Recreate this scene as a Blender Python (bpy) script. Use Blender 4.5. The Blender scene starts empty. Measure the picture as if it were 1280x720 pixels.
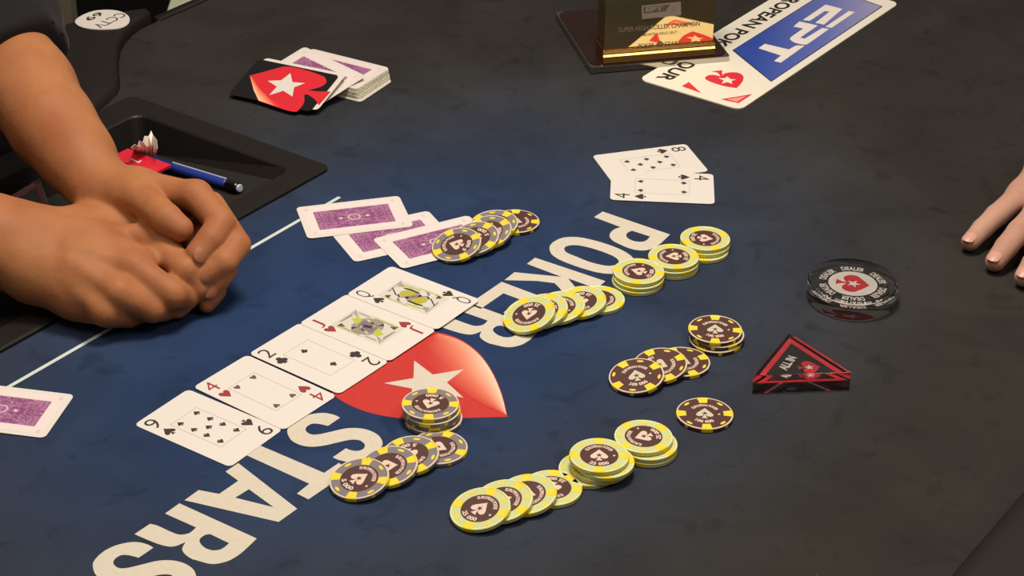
import bpy, bmesh, math, random
import numpy as np
from mathutils import Vector, Matrix
from mathutils.geometry import tessellate_polygon

# ------------------------------------------------------------------ camera, world, lights
SC = bpy.context.scene
COL = SC.collection
FPX, CAMH, PITCH, ROLL = 2534.6, 0.79718, 0.52825, 0.01463
FWD = Vector((0, math.cos(PITCH), -math.sin(PITCH)))
_R = Vector((1, 0, 0)); _U = _R.cross(FWD)
RGT = _R * math.cos(ROLL) + _U * math.sin(ROLL)
UPV = -_R * math.sin(ROLL) + _U * math.cos(ROLL)
CAMP = Vector((0, 0, CAMH))
cam = bpy.data.cameras.new('camera'); cam_o = bpy.data.objects.new('camera', cam); COL.objects.link(cam_o)
cam.sensor_width = 36; cam.lens = FPX / 1280 * 36; cam.clip_start = .01
cam_o.matrix_world = Matrix(((RGT.x, UPV.x, -FWD.x, 0), (RGT.y, UPV.y, -FWD.y, 0), (RGT.z, UPV.z, -FWD.z, CAMH), (0, 0, 0, 1)))
SC.camera = cam_o

world = bpy.data.worlds.new('room_light'); SC.world = world; world.use_nodes = True
world.node_tree.nodes['Background'].inputs[0].default_value = (1.0, .90, .80, 1)
world.node_tree.nodes['Background'].inputs[1].default_value = .13

def area(name, loc, target, size, energy, col):
    l = bpy.data.lights.new(name, 'AREA'); l.shape = 'DISK'; l.size = size; l.energy = energy; l.color = col
    o = bpy.data.objects.new(name, l); COL.objects.link(o); o.location = loc
    o.rotation_euler = (Vector(target) - Vector(loc)).to_track_quat('-Z', 'Y').to_euler()
    return o
area('key_lamp', (.08, 1.38, 1.45), (-.05, 1.2, 0), .42, 23, (1, .91, .80))
area('side_lamp', (1.3, .3, 2.3), (0, 1.2, 0), .9, 15, (1, .90, .79))
area('back_lamp', (-.9, .6, 2.4), (-.1, 1.1, 0), .9, 14, (1, .90, .79))

vs = SC.view_settings
SC.display_settings.display_device = 'sRGB'
vs.view_transform = 'Standard'; vs.look = 'None'; vs.gamma = 1; vs.use_curve_mapping = False
vs.exposure = -0.10

# ------------------------------------------------------------------ helpers
PI = math.pi
TD = Vector((.58, .8145, 0)).normalized()      # along the table
TN = Vector((.8145, -.58, 0)).normalized()     # across the table, away from the dealer

def dn(d, n, z=0.0):
    return Vector((TD.x * d + TN.x * n, TD.y * d + TN.y * n, z))

def at(px, py, z=0.0):
    """the point at height z above the felt that lies on the sight line of a measured image point"""
    v = FWD + RGT * ((px - 640) / FPX) + UPV * ((360 - py) / FPX)
    return CAMP + v * ((z - CAMH) / v.z)

def reg(x0, y0, s, pts):
    """points measured in an enlarged crop -> image points"""
    return [(x0 + p[0] / s, y0 + p[1] / s) + tuple(p[2:]) for p in pts]

def s2l(c):
    return tuple(((x / 255) / 12.92 if x / 255 <= .04045 else ((x / 255 + .055) / 1.055) ** 2.4) for x in c)

def mat(name, rgb, rough=.5, metal=0.0, spec=.5, noise=None, bump=None, coat=0.0, lin=None, sheen=0.0, sss=0.0):
    m = bpy.data.materials.new(name); m.use_nodes = True
    nt = m.node_tree; b = nt.nodes['Principled BSDF']
    c = lin or s2l(rgb)
    b.inputs['Base Color'].default_value = (*c, 1)
    b.inputs['Roughness'].default_value = rough; b.inputs['Metallic'].default_value = metal
    b.inputs['Specular IOR Level'].default_value = spec
    b.inputs['Coat Weight'].default_value = coat
    b.inputs['Coat Roughness'].default_value = .1
    b.inputs['Sheen Weight'].default_value = sheen
    if sss:
        b.inputs['Subsurface Weight'].default_value = sss
        b.inputs['Subsurface Radius'].default_value = (.012, .005, .003)
        b.inputs['Subsurface Scale'].default_value = 1.0
    tc = nt.nodes.new('ShaderNodeTexCoord')
    if noise:
        sc, amt = noise
        n = nt.nodes.new('ShaderNodeTexNoise'); n.inputs['Scale'].default_value = sc; n.inputs['Detail'].default_value = 4
        nt.links.new(tc.outputs['Object'], n.inputs['Vector'])
        mx = nt.nodes.new('ShaderNodeMix'); mx.data_type = 'RGBA'
        mx.inputs[6].default_value = (*[max(0, x * (1 - amt)) for x in c], 1); mx.inputs[7].default_value = (*[min(1, x * (1 + amt)) for x in c], 1)
        nt.links.new(n.outputs['Fac'], mx.inputs[0]); nt.links.new(mx.outputs[2], b.inputs['Base Color'])
    if bump:
        sc, st, ds = bump
        n = nt.nodes.new('ShaderNodeTexNoise'); n.inputs['Scale'].default_value = sc; n.inputs['Detail'].default_value = 5
        nt.links.new(tc.outputs['Object'], n.inputs['Vector'])
        bp = nt.nodes.new('ShaderNodeBump'); bp.inputs['Strength'].default_value = st; bp.inputs['Distance'].default_value = ds
        nt.links.new(n.outputs['Fac'], bp.inputs['Height']); nt.links.new(bp.outputs[0], b.inputs['Normal'])
    return m

def link_mesh(name, verts, faces, mats, parent=None, midx=None, smooth=False):
    me = bpy.data.meshes.new(name)
    me.from_pydata([tuple(v) for v in verts], [], [tuple(f) for f in faces])
    for m in (mats if isinstance(mats, (list, tuple)) else [mats]): me.materials.append(m)
    if midx is not None: me.polygons.foreach_set('material_index', midx)
    if smooth: me.polygons.foreach_set('use_smooth', [True] * len(me.polygons))
    me.update()
    o = bpy.data.objects.new(name, me); COL.objects.link(o)
    if parent: o.parent = parent
    return o

def bm_obj(name, bm, mats, parent=None, smooth=False):
    me = bpy.data.meshes.new(name); bm.to_mesh(me); bm.free()
    for m in (mats if isinstance(mats, (list, tuple)) else [mats]): me.materials.append(m)
    if smooth: me.polygons.foreach_set('use_smooth', [True] * len(me.polygons))
    o = bpy.data.objects.new(name, me); COL.objects.link(o)
    if parent: o.parent = parent
    return o

def thing(name, label, cat, M=None, group=None):
    o = bpy.data.objects.new(name, None); COL.objects.link(o)
    o.empty_display_size = .02
    if M is not None: o.matrix_world = M
    o['label'] = label; o['category'] = cat
    if group: o['group'] = group
    return o

def tag(o, label, cat, group=None):
    o['label'] = label; o['category'] = cat
    if group: o['group'] = group
    return o

def frame(origin, X, Y=None, Z=None):
    X = Vector(X).normalized()
    if Z is None: Z = X.cross(Vector(Y)).normalized()
    else: Z = Vector(Z).normalized(); X = (X - Z * X.dot(Z)).normalized()
    Yv = Z.cross(X)
    return Matrix(((X.x, Yv.x, Z.x, origin[0]), (X.y, Yv.y, Z.y, origin[1]), (X.z, Yv.z, Z.z, origin[2]), (0, 0, 0, 1)))

def flat(loops, z=0.0):
    """triangulated flat polygon: first loop outer, others holes -> verts, faces"""
    ls = [[Vector((p[0], p[1], 0)) for p in l] for l in loops]
    tr = tessellate_polygon(ls)
    vs_ = [(p.x, p.y, z) for l in ls for p in l]
    out = []
    for t in tr:
        a, b, c = (Vector(vs_[i]) for i in t)
        out.append(t if (b - a).cross(c - a).z > 0 else (t[0], t[2], t[1]))
    return vs_, out

def decal(name, loops, m, parent, z=0.0):
    v, f = flat(loops, z)
    return link_mesh(name, v, f, m, parent)

def merge(items):
    """[(verts, faces), ...] -> one (verts, faces)"""
    V, F = [], []
    for v, f in items:
        k = len(V); V += list(v); F += [tuple(i + k for i in q) for q in f]
    return V, F

def prism(loop, z0, z1, bev=0.0):
    """closed solid over a loop; the top edge can be bevelled"""
    v, f = flat([loop]); n = len(loop)
    area2 = sum(loop[i][0] * loop[(i + 1) % n][1] - loop[(i + 1) % n][0] * loop[i][1] for i in range(n))
    if area2 < 0: loop = loop[::-1]
    rings = [(0, z0)] + ([(0, z1 - bev), (bev * .3, z1 - bev * .3), (bev, z1)] if bev else [(0, z1)])
    V = []
    for off, z in rings:
        for i in range(n):
            a, b, c = (Vector(loop[(i + k) % n][:2]) for k in (-1, 0, 1))
            e1 = (b - a); e2 = (c - b)
            n1 = Vector((-e1.y, e1.x)).normalized() if e1.length > 1e-9 else Vector((0, 0))
            n2 = Vector((-e2.y, e2.x)).normalized() if e2.length > 1e-9 else n1
            m_ = (n1 + n2); m_ = m_.normalized() if m_.length > 1e-6 else n1
            p = b + m_ * off
            V.append((p.x, p.y, z))
    F = []
    for r in range(len(rings) - 1):
        for i in range(n):
            j = (i + 1) % n
            F.append((r * n + i, r * n + j, (r + 1) * n + j, (r + 1) * n + i))
    _, tf = flat([V[-n:]])
    k = (len(rings) - 1) * n
    F += [tuple(i + k for i in t) for t in tf]
    _, tf = flat([V[:n]])
    F += [tuple(reversed(t)) for t in tf]
    return V, F

def smooth_loop(pts, seg=5):
    """closed loop; points with a third element are corners, runs between are Catmull-Rom curves"""
    n = len(pts); out = []
    P = [Vector(p[:2]) for p in pts]; C = [len(p) > 2 for p in pts]
    for i in range(n):
        j = (i + 1) % n
        p1, p2 = P[i], P[j]
        if C[i] and C[j]: out.append(tuple(p1)); continue
        p0 = P[i - 1] if not C[i] else p1 * 2 - p2
        p3 = P[(j + 1) % n] if not C[j] else p2 * 2 - p1
        if C[i]: p0 = p1 + (p1 - p2) * .3
        if C[j]: p3 = p2 + (p2 - p1) * .3
        for k in range(seg):
            t = k / seg
            q = .5 * ((2 * p1) + (p2 - p0) * t + (2 * p0 - 5 * p1 + 4 * p2 - p3) * t * t + (3 * p1 - p0 - 3 * p2 + p3) * t ** 3)
            out.append((q.x, q.y))
    return out

def ellipse(cx, cy, rx, ry=None, n=40, a0=0.0):
    ry = ry or rx
    return [(cx + rx * math.cos(a0 + 2 * PI * i / n), cy + ry * math.sin(a0 + 2 * PI * i / n)) for i in range(n)]

def rrect(w, h, r, n=5, cx=0, cy=0):
    out = []
    for sx, sy, a in ((1, 1, 0), (-1, 1, PI / 2), (-1, -1, PI), (1, -1, 3 * PI / 2)):
        for k in range(n + 1):
            t = a + PI / 2 * k / n
            out.append((cx + sx * (w / 2 - r) + r * math.cos(t), cy + sy * (h / 2 - r) + r * math.sin(t)))
    return out

def star(cx, cy, r, rot=0.0, k=.40):
    return [(cx + (r if i % 2 == 0 else r * k) * math.sin(rot + PI * i / 5), cy + (r if i % 2 == 0 else r * k) * math.cos(rot + PI * i / 5)) for i in range(10)]

def spade(w=1.0, h=1.0, stem=True):
    """unit suit symbol, tip up"""
    half = [(.0, .5), (.10, .37), (.25, .20), (.40, .03), (.48, -.10), (.48, -.22), (.40, -.31), (.27, -.33), (.14, -.28), (.055, -.18)]
    if stem: half += [(.07, -.30), (.13, -.42), (.19, -.5)]
    loop = half + [(-x, y) for x, y in reversed(half) if x > 0 or y < 0]
    if not stem:
        loop = [(x, y) for x, y in loop]
    return [(x * w, y * h) for x, y in loop]

def logo_spade(s=1.0):
    """wide spade with straight shoulders, tip up"""
    half = [(.0, .5), (.22, .34), (.47, .12), (.50, -.02), (.46, -.16), (.36, -.26), (.22, -.28), (.10, -.22), (.04, -.16), (.05, -.30), (.10, -.40), (.17, -.47)]
    return [(x * s, y * s) for x, y in half + [(-x, y) for x, y in reversed(half) if x > 0]]

def heart(w=1.0, h=1.0):
    half = [(0, -.5), (.12, -.34), (.30, -.12), (.44, .08), (.48, .24), (.42, .40), (.28, .48), (.13, .44), (.0, .28)]
    return [(x * w, y * h) for x, y in half + [(-x, y) for x, y in reversed(half[1:-1])]]

def suit_geo(suit, w, h, cx, cy, rot, z):
    c, s = math.cos(rot), math.sin(rot)
    def tr(l): return [(cx + x * c - y * s, cy + x * s + y * c) for x, y in l]
    if suit == 'spade': loops = [spade(w, h)]
    elif suit == 'heart': loops = [heart(w, h)]
    else:
        loops = [ellipse(0, .24 * h, .25 * w, .25 * h, 16), ellipse(-.25 * w, -.1 * h, .25 * w, .25 * h, 16), ellipse(.25 * w, -.1 * h, .25 * w, .25 * h, 16),
                 [(-.05 * w, .1 * h), (-.2 * w, -.5 * h), (.2 * w, -.5 * h), (.05 * w, .1 * h)]]
    return merge([flat([tr(l)], z + i * 2e-6) for i, l in enumerate(loops)])

_tc = {}
def cap_h():
    return max(v[1] for v in text_mesh('H')[0])
def text_mesh(s, bold=0.0):
    """text as flat geometry, cap height about .7, centred on x, baseline at 0"""
    if (s, bold) not in _tc:
        cu = bpy.data.curves.new('lettering', 'FONT'); cu.body = s; cu.align_x = 'CENTER'; cu.offset = bold; cu.resolution_u = 3
        o = bpy.data.objects.new('lettering', cu); COL.objects.link(o)
        dg = bpy.context.evaluated_depsgraph_get()
        me = bpy.data.meshes.new_from_object(o.evaluated_get(dg))
        V = [(v.co.x, v.co.y) for v in me.vertices]; F = [tuple(p.vertices) for p in me.polygons]
        bpy.data.objects.remove(o); bpy.data.curves.remove(cu); bpy.data.meshes.remove(me)
        F2 = []
        for f in F:
            a, b, c = (Vector((*V[i], 0)) for i in f[:3])
            F2.append(f if (b - a).cross(c - a).z > 0 else tuple(reversed(f)))
        _tc[(s, bold)] = (V, F2)
    return _tc[(s, bold)]

def text_geo(s, height, cx=0, cy=0, rot=0.0, z=0.0, width=None, bold=0.0, arc=None, slant=0.0):
    """height = cap height; width squeezes; arc=(radius, mid angle, inward) bends it round a circle"""
    V, F = text_mesh(s, bold)
    xs = [v[0] for v in V]; w0 = max(xs) - min(xs); mid = (max(xs) + min(xs)) / 2
    ky = height / cap_h(); kx = ky if width is None else width / w0
    out = []
    c, sn = math.cos(rot), math.sin(rot)
    for x, y in V:
        x = (x - mid) * kx + y * ky * slant; y = y * ky
        if arc:
            R, am, inward = arc
            if not inward:      # tops outward, reads clockwise
                a = am - x / R; r = R + y - height / 2
            else:               # tops inward, reads anticlockwise
                a = am + x / R; r = R - y + height / 2
            out.append((cx + r * math.cos(a), cy + r * math.sin(a), z))
        else:
            y -= height / 2
            out.append((cx + x * c - y * sn, cy + x * sn + y * c, z))
    return out, F

def put(name, geo, m, parent):
    return link_mesh(name, geo[0], geo[1], m, parent)

def lathe(prof, n=64):
    """profile (r,z) bottom axis -> top axis; returns verts, faces, and ring index of each face"""
    V, F, ring = [], [], []
    idx = []
    for r, z in prof:
        if r < 1e-9: idx.append([len(V)]); V.append((0, 0, z))
        else:
            idx.append(list(range(len(V), len(V) + n)))
            V += [(r * math.cos(2 * PI * i / n), r * math.sin(2 * PI * i / n), z) for i in range(n)]
    for k in range(len(prof) - 1):
        a, b = idx[k], idx[k + 1]
        for i in range(n):
            j = (i + 1) % n
            if len(a) == 1 and len(b) == 1: continue
            if len(a) == 1: F.append((a[0], b[j], b[i]))
            elif len(b) == 1: F.append((a[i], a[j], b[0]))
            else: F.append((a[i], a[j], b[j], b[i]))
            ring.append(k)
    return V, F, ring

def bar_between(p, q, r, n=20, caps=1.0):
    """tube geometry between two points with rounded ends"""
    p, q = Vector(p), Vector(q); d = q - p; L = d.length
    prof = [(0, 0), (r * .75, 0), (r, r * .3 * caps), (r, L - r * .3 * caps), (r * .75, L), (0, L)]
    V, F, _ = lathe(prof, n)
    R = d.to_track_quat('Z', 'Y').to_matrix()
    return [tuple(R @ Vector(v) + p) for v in V], F

def box_geo(x0, x1, y0, y1, z0, z1, bev=0.0):
    return prism([(x0, y0), (x1, y0), (x1, y1), (x0, y1)], z0, z1, bev)

# ------------------------------------------------------------------ materials
M = {}
def felt_material():
    m = bpy.data.materials.new('felt'); m.use_nodes = True; nt = m.node_tree; N = nt.nodes; Lk = nt.links
    b = N['Principled BSDF']; b.inputs['Roughness'].default_value = .95; b.inputs['Specular IOR Level'].default_value = .06
    b.inputs['Sheen Weight'].default_value = .0; b.inputs['Sheen Roughness'].default_value = .6
    tc = N.new('ShaderNodeTexCoord')
    # printed blue pool of colour in the middle of the cloth, fading to charcoal
    mp = N.new('ShaderNodeMapping'); mp.vector_type = 'TEXTURE'
    c = Vector(FELT_BLUE[0])
    mp.inputs['Location'].default_value = (c.x, c.y, 0)
    mp.inputs['Rotation'].default_value = (0, 0, math.atan2(TD.y, TD.x)); mp.inputs['Scale'].default_value = (FELT_BLUE[1], FELT_BLUE[2], 10)
    Lk.new(tc.outputs['Object'], mp.inputs['Vector'])
    ln = N.new('ShaderNodeVectorMath'); ln.operation = 'LENGTH'; Lk.new(mp.outputs[0], ln.inputs[0])
    cr = N.new('ShaderNodeValToRGB'); Lk.new(ln.outputs['Value'], cr.inputs[0])
    el = cr.color_ramp.elements
    stops = FELT_STOPS
    el[0].position = stops[0][0]; el[0].color = (*s2l(stops[0][1]), 1)
    el[1].position = stops[-1][0]; el[1].color = (*s2l(stops[-1][1]), 1)
    for p_, c_ in stops[1:-1]:
        e = el.new(p_); e.color = (*s2l(c_), 1)
    cr.color_ramp.interpolation = 'B_SPLINE'
    # brushed nap: soft darker and lighter patches
    n1 = N.new('ShaderNodeTexNoise'); n1.inputs['Scale'].default_value = 9; n1.inputs['Detail'].default_value = 5; n1.inputs['Roughness'].default_value = .55; n1.inputs['Distortion'].default_value = .6
    Lk.new(tc.outputs['Object'], n1.inputs['Vector'])
    r1 = N.new('ShaderNodeMapRange'); r1.inputs[1].default_value = .3; r1.inputs[2].default_value = .7; r1.inputs[3].default_value = .80; r1.inputs[4].default_value = 1.16
    Lk.new(n1.outputs['Fac'], r1.inputs[0])
    n3 = N.new('ShaderNodeTexNoise'); n3.inputs['Scale'].default_value = 38; n3.inputs['Detail'].default_value = 3; n3.inputs['Distortion'].default_value = .8
    Lk.new(tc.outputs['Object'], n3.inputs['Vector'])
    r3 = N.new('ShaderNodeMapRange'); r3.inputs[1].default_value = .26; r3.inputs[2].default_value = .42; r3.inputs[3].default_value = .76; r3.inputs[4].default_value = 1.0
    Lk.new(n3.outputs['Fac'], r3.inputs[0])
    n2 = N.new('ShaderNodeTexNoise'); n2.inputs['Scale'].default_value = 900; n2.inputs['Detail'].default_value = 2
    Lk.new(tc.outputs['Object'], n2.inputs['Vector'])
    r2 = N.new('ShaderNodeMapRange'); r2.inputs[3].default_value = .82; r2.inputs[4].default_value = 1.18; Lk.new(n2.outputs['Fac'], r2.inputs[0])
    mm = N.new('ShaderNodeMath'); mm.operation = 'MULTIPLY'; Lk.new(r1.outputs[0], mm.inputs[0]); Lk.new(r2.outputs[0], mm.inputs[1])
    m3 = N.new('ShaderNodeMath'); m3.operation = 'MULTIPLY'; Lk.new(mm.outputs[0], m3.inputs[0]); Lk.new(r3.outputs[0], m3.inputs[1])
    vm = N.new('ShaderNodeVectorMath'); vm.operation = 'SCALE'; Lk.new(cr.outputs[0], vm.inputs[0]); Lk.new(m3.outputs[0], vm.inputs['Scale'])
    Lk.new(vm.outputs[0], b.inputs['Base Color'])
    bp = N.new('ShaderNodeBump'); bp.inputs['Strength'].default_value = .25; bp.inputs['Distance'].default_value = .0006
    Lk.new(n2.outputs['Fac'], bp.inputs['Height']); Lk.new(bp.outputs[0], b.inputs['Normal'])
    return m

FELT_BLUE = ((-.11, 1.31, 0), .58, .40)
FELT_STOPS = [(0.0, (37, 55, 92)), (.35, (40, 57, 88)), (.58, (50, 57, 71)), (.82, (54, 54, 56)), (1.0, (50, 47, 42))]
M['felt'] = felt_material()
M['print_cream'] = mat('print_cream', (204, 194, 176), .9, spec=.2, noise=(260, .08))
M['print_red'] = mat('print_red', (188, 56, 51), .85, spec=.2, noise=(200, .08))
M['line_white'] = mat('line_white', (200, 208, 200), .9, spec=.2)
M['card_white'] = mat('card_white', (221, 213, 204), .45, spec=.35)
M['card_edge'] = mat('card_edge', (226, 220, 196), .6)
M['ink_black'] = mat('ink_black', (52, 44, 38), .6)
M['ink_dim'] = mat('ink_dim', (96, 76, 68), .6)
M['ink_red'] = mat('ink_red', (150, 52, 54), .6)
M['court_ground'] = mat('court_ground', (208, 202, 186), .5)
M['ink_line'] = mat('ink_line', (160, 150, 132), .6)
M['ink_yellow'] = mat('ink_yellow', (178, 168, 50), .6)
M['ink_green'] = mat('ink_green', (178, 186, 70), .6)
M['ink_grey'] = mat('ink_grey', (150, 138, 130), .6)
M['ink_lilac'] = mat('ink_lilac', (128, 108, 118), .6)
M['ink_pale'] = mat('ink_pale', (206, 204, 198), .6)
M['back_lilac'] = mat('back_lilac', (230, 214, 208), .5)
M['back_tick'] = mat('back_tick', (214, 198, 190), .5)
M['cut_black'] = mat('cut_black', (20, 17, 16), .4)
M['chip_yellow'] = mat('chip_yellow', (232, 208, 58), .38, noise=(300, .06))
M['chip_green'] = mat('chip_green', (200, 203, 144), .38, noise=(300, .06))
M['chip_grey'] = mat('chip_grey', (128, 118, 120), .38, noise=(300, .06))
M['chip_brown'] = mat('chip_brown', (84, 52, 46), .4, noise=(300, .06))
M['chip_rim'] = mat('chip_rim', (222, 204, 180), .35)
M['chip_rim_green'] = mat('chip_rim_green', (226, 228, 160), .35)
M['inlay_brown'] = mat('inlay_brown', (80, 50, 44), .42, noise=(300, .08))
M['inlay_pink'] = mat('inlay_pink', (222, 194, 176), .5)
M['inlay_silver'] = mat('inlay_silver', (200, 190, 166), .5)
M['acrylic_black'] = mat('acrylic_black', (26, 23, 21), .5)
M['acrylic_red'] = mat('acrylic_red', (214, 34, 48), .5)
M['acrylic_white'] = mat('acrylic_white', (250, 244, 232), .5)
M['tray'] = mat('tray_plastic', (29, 25, 22), .5, spec=.3, bump=(700, .3, .0004))
M['tray_floor'] = mat('tray_liner', (38, 35, 32), .8, spec=.2, bump=(900, .4, .0005))
M['rail'] = mat('rail_vinyl', (29, 23, 20), .6, spec=.3, bump=(500, .3, .0005))
M['rail_side'] = mat('rail_board', (60, 58, 50), .5)
M['cloth'] = mat('black_cotton', (30, 28, 28), .9, spec=.15, noise=(60, .2), bump=(400, .4, .0006), sheen=.1)
M['gold'] = mat('polished_gold', (196, 148, 84), .12, 1.0)
M['gold_mirror'] = mat('gold_mirror', (246, 218, 158), .03, 1.0)
M['engrave'] = mat('engraving', (122, 106, 84), .6)
M['engrave_light'] = mat('engraving_light', (140, 130, 116), .6)
M['mahogany'] = mat('mahogany', (40, 17, 12), .28, spec=.3, coat=.12, noise=(30, .35))
M['chrome'] = mat('chrome', (190, 184, 174), .12, 1.0)
M['rubber'] = mat('rubber', (20, 20, 20), .8)
M['panel_white'] = mat('placard_white', (232, 224, 206), .5)
M['ink_jet'] = mat('placard_ink', (34, 28, 26), .5)
M['placard_red'] = mat('placard_red', (214, 40, 56), .5)
M['placard_pink'] = mat('placard_pink', (236, 150, 138), .5)
M['panel_letter'] = mat('placard_letters', (232, 222, 212), .5)
M['pen_blue'] = mat('pen_blue', (36, 56, 140), .3)
M['pen_black'] = mat('pen_black', (16, 15, 16), .2)
M['pen_clear'] = mat('pen_clear', (176, 186, 206), .2)
M['packet_red'] = mat('packet_red', (216, 34, 56), .35)
M['paper'] = mat('paper', (244, 236, 222), .8)
M['floor'] = mat('carpet', (22, 19, 18), .95, spec=.1, noise=(40, .4))
M['post'] = mat('post_metal', (104, 97, 80), .5)
M['pale_green'] = mat('pale_green', (220, 232, 190), .6, noise=(6, .15))
M['skin'] = None

def skin_material(name, rgb, blotch):
    m = bpy.data.materials.new(name); m.use_nodes = True; nt = m.node_tree; N = nt.nodes; Lk = nt.links
    b = N['Principled BSDF']; b.inputs['Roughness'].default_value = .58; b.inputs['Specular IOR Level'].default_value = .22
    b.inputs['Subsurface Weight'].default_value = .25; b.inputs['Subsurface Radius'].default_value = (.010, .004, .002); b.inputs['Subsurface Scale'].default_value = 1
    tc = N.new('ShaderNodeTexCoord')
    n = N.new('ShaderNodeTexNoise'); n.inputs['Scale'].default_value = 26; n.inputs['Detail'].default_value = 5
    Lk.new(tc.outputs['Object'], n.inputs['Vector'])
    mx = N.new('ShaderNodeMix'); mx.data_type = 'RGBA'
    mx.inputs[6].default_value = (*s2l(rgb), 1); mx.inputs[7].default_value = (*s2l(blotch), 1)
    mr = N.new('ShaderNodeMapRange'); mr.inputs[1].default_value = .35; mr.inputs[2].default_value = .7
    Lk.new(n.outputs['Fac'], mr.inputs[0]); Lk.new(mr.outputs[0], mx.inputs[0]); Lk.new(mx.outputs[2], b.inputs['Base Color'])
    v = N.new('ShaderNodeTexNoise'); v.inputs['Scale'].default_value = 420; v.inputs['Detail'].default_value = 4
    Lk.new(tc.outputs['Object'], v.inputs['Vector'])
    v2 = N.new('ShaderNodeTexNoise'); v2.inputs['Scale'].default_value = 55; v2.inputs['Detail'].default_value = 2
    Lk.new(tc.outputs['Object'], v2.inputs['Vector'])
    bp = N.new('ShaderNodeBump'); bp.inputs['Strength'].default_value = .25; bp.inputs['Distance'].default_value = .0006
    Lk.new(v.outputs['Fac'], bp.inputs['Height'])
    b2 = N.new('ShaderNodeBump'); b2.inputs['Strength'].default_value = .35; b2.inputs['Distance'].default_value = .003
    Lk.new(v2.outputs['Fac'], b2.inputs['Height']); Lk.new(bp.outputs[0], b2.inputs['Normal']); Lk.new(b2.outputs[0], b.inputs['Normal'])
    return m
M['skin_tan'] = skin_material('skin_tan', (172, 114, 73), (158, 97, 61))
M['skin_pink'] = skin_material('skin_pink', (190, 148, 128), (178, 128, 108))
M['nail_tan'] = mat('fingernail_tan', (164, 104, 72), .4)
M['nail_pink'] = mat('fingernail_pink', (204, 152, 134), .4)

def glass(name, tint):
    m = bpy.data.materials.new(name); m.use_nodes = True; b = m.node_tree.nodes['Principled BSDF']
    b.inputs['Base Color'].default_value = (*tint, 1); b.inputs['Transmission Weight'].default_value = 1; b.inputs['Roughness'].default_value = .02; b.inputs['IOR'].default_value = 1.49
    return m
M['acrylic'] = glass('clear_acrylic', (.99, .985, .98))

def back_pattern():
    m = bpy.data.materials.new('card_back_purple'); m.use_nodes = True; nt = m.node_tree; N = nt.nodes; Lk = nt.links
    b = N['Principled BSDF']; b.inputs['Roughness'].default_value = .5
    tc = N.new('ShaderNodeTexCoord'); ab = N.new('ShaderNodeVectorMath'); ab.operation = 'ABSOLUTE'; Lk.new(tc.outputs['Object'], ab.inputs[0])
    w = N.new('ShaderNodeTexWave'); w.wave_type = 'RINGS'; w.inputs['Scale'].default_value = 75; w.inputs['Distortion'].default_value = 22; w.inputs['Detail'].default_value = 2; w.inputs['Detail Scale'].default_value = 2.2
    Lk.new(ab.outputs[0], w.inputs['Vector'])
    v = N.new('ShaderNodeTexVoronoi'); v.inputs['Scale'].default_value = 150; Lk.new(ab.outputs[0], v.inputs['Vector'])
    mu = N.new('ShaderNodeMath'); mu.operation = 'MULTIPLY'; Lk.new(w.outputs['Fac'], mu.inputs[0]); Lk.new(v.outputs['Distance'], mu.inputs[1])
    cr = N.new('ShaderNodeValToRGB'); Lk.new(mu.outputs[0], cr.inputs[0])
    cr.color_ramp.elements[0].position = .05; cr.color_ramp.elements[0].color = (*s2l((128, 68, 112)), 1)
    cr.color_ramp.elements[1].position = .5; cr.color_ramp.elements[1].color = (*s2l((176, 120, 154)), 1)
    Lk.new(cr.outputs[0], b.inputs['Base Color'])
    return m
M['back_purple'] = back_pattern()

def color_attr_mat(name, rough=.85):
    m = bpy.data.materials.new(name); m.use_nodes = True; nt = m.node_tree
    a = nt.nodes.new('ShaderNodeVertexColor'); a.layer_name = 'ink'
    b = nt.nodes['Principled BSDF']; b.inputs['Roughness'].default_value = rough; b.inputs['Specular IOR Level'].default_value = .2
    nt.links.new(a.outputs[0], b.inputs['Base Color'])
    return m
M['print_blend'] = color_attr_mat('print_blend')

def paint(o, cols):
    me = o.data; a = me.color_attributes.new('ink', 'FLOAT_COLOR', 'POINT')
    a.data.foreach_set('color', [x for c in cols for x in (*s2l(c), 1)])

def placard_blue():
    m = bpy.data.materials.new('placard_blue'); m.use_nodes = True; nt = m.node_tree; N = nt.nodes; Lk = nt.links
    b = N['Principled BSDF']; b.inputs['Roughness'].default_value = .45
    tc = N.new('ShaderNodeTexCoord'); sp = N.new('ShaderNodeSeparateXYZ'); Lk.new(tc.outputs['Object'], sp.inputs[0])
    k = N.new('ShaderNodeMath'); k.operation = 'MULTIPLY_ADD'; k.inputs[1].default_value = -1.9; Lk.new(sp.outputs['Y'], k.inputs[0]); Lk.new(sp.outputs['X'], k.inputs[2])
    mr = N.new('ShaderNodeMapRange'); mr.inputs[1].default_value = .02; mr.inputs[2].default_value = .34; Lk.new(k.outputs[0], mr.inputs[0])
    cr = N.new('ShaderNodeValToRGB'); Lk.new(mr.outputs[0], cr.inputs[0])
    e = cr.color_ramp.elements; e[0].position = 0; e[0].color = (*s2l((42, 70, 158)), 1); e[1].position = 1; e[1].color = (*s2l((176, 166, 184)), 1)
    x = e.new(.45); x.color = (*s2l((96, 108, 174)), 1)
    Lk.new(cr.outputs[0], b.inputs['Base Color'])
    return m
M['placard_blue'] = placard_blue()

# ------------------------------------------------------------------ setting and table
fl = link_mesh('floor', [(-3, -1, -.75), (3, -1, -.75), (3, 6, -.75), (-3, 6, -.75)], [(0, 1, 2, 3)], M['floor'])
fl['kind'] = 'structure'

table = thing('poker_table', 'poker table with a blue and charcoal felt top, printed cream letters and padded black rail', 'table', Matrix.Identity(4))
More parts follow.
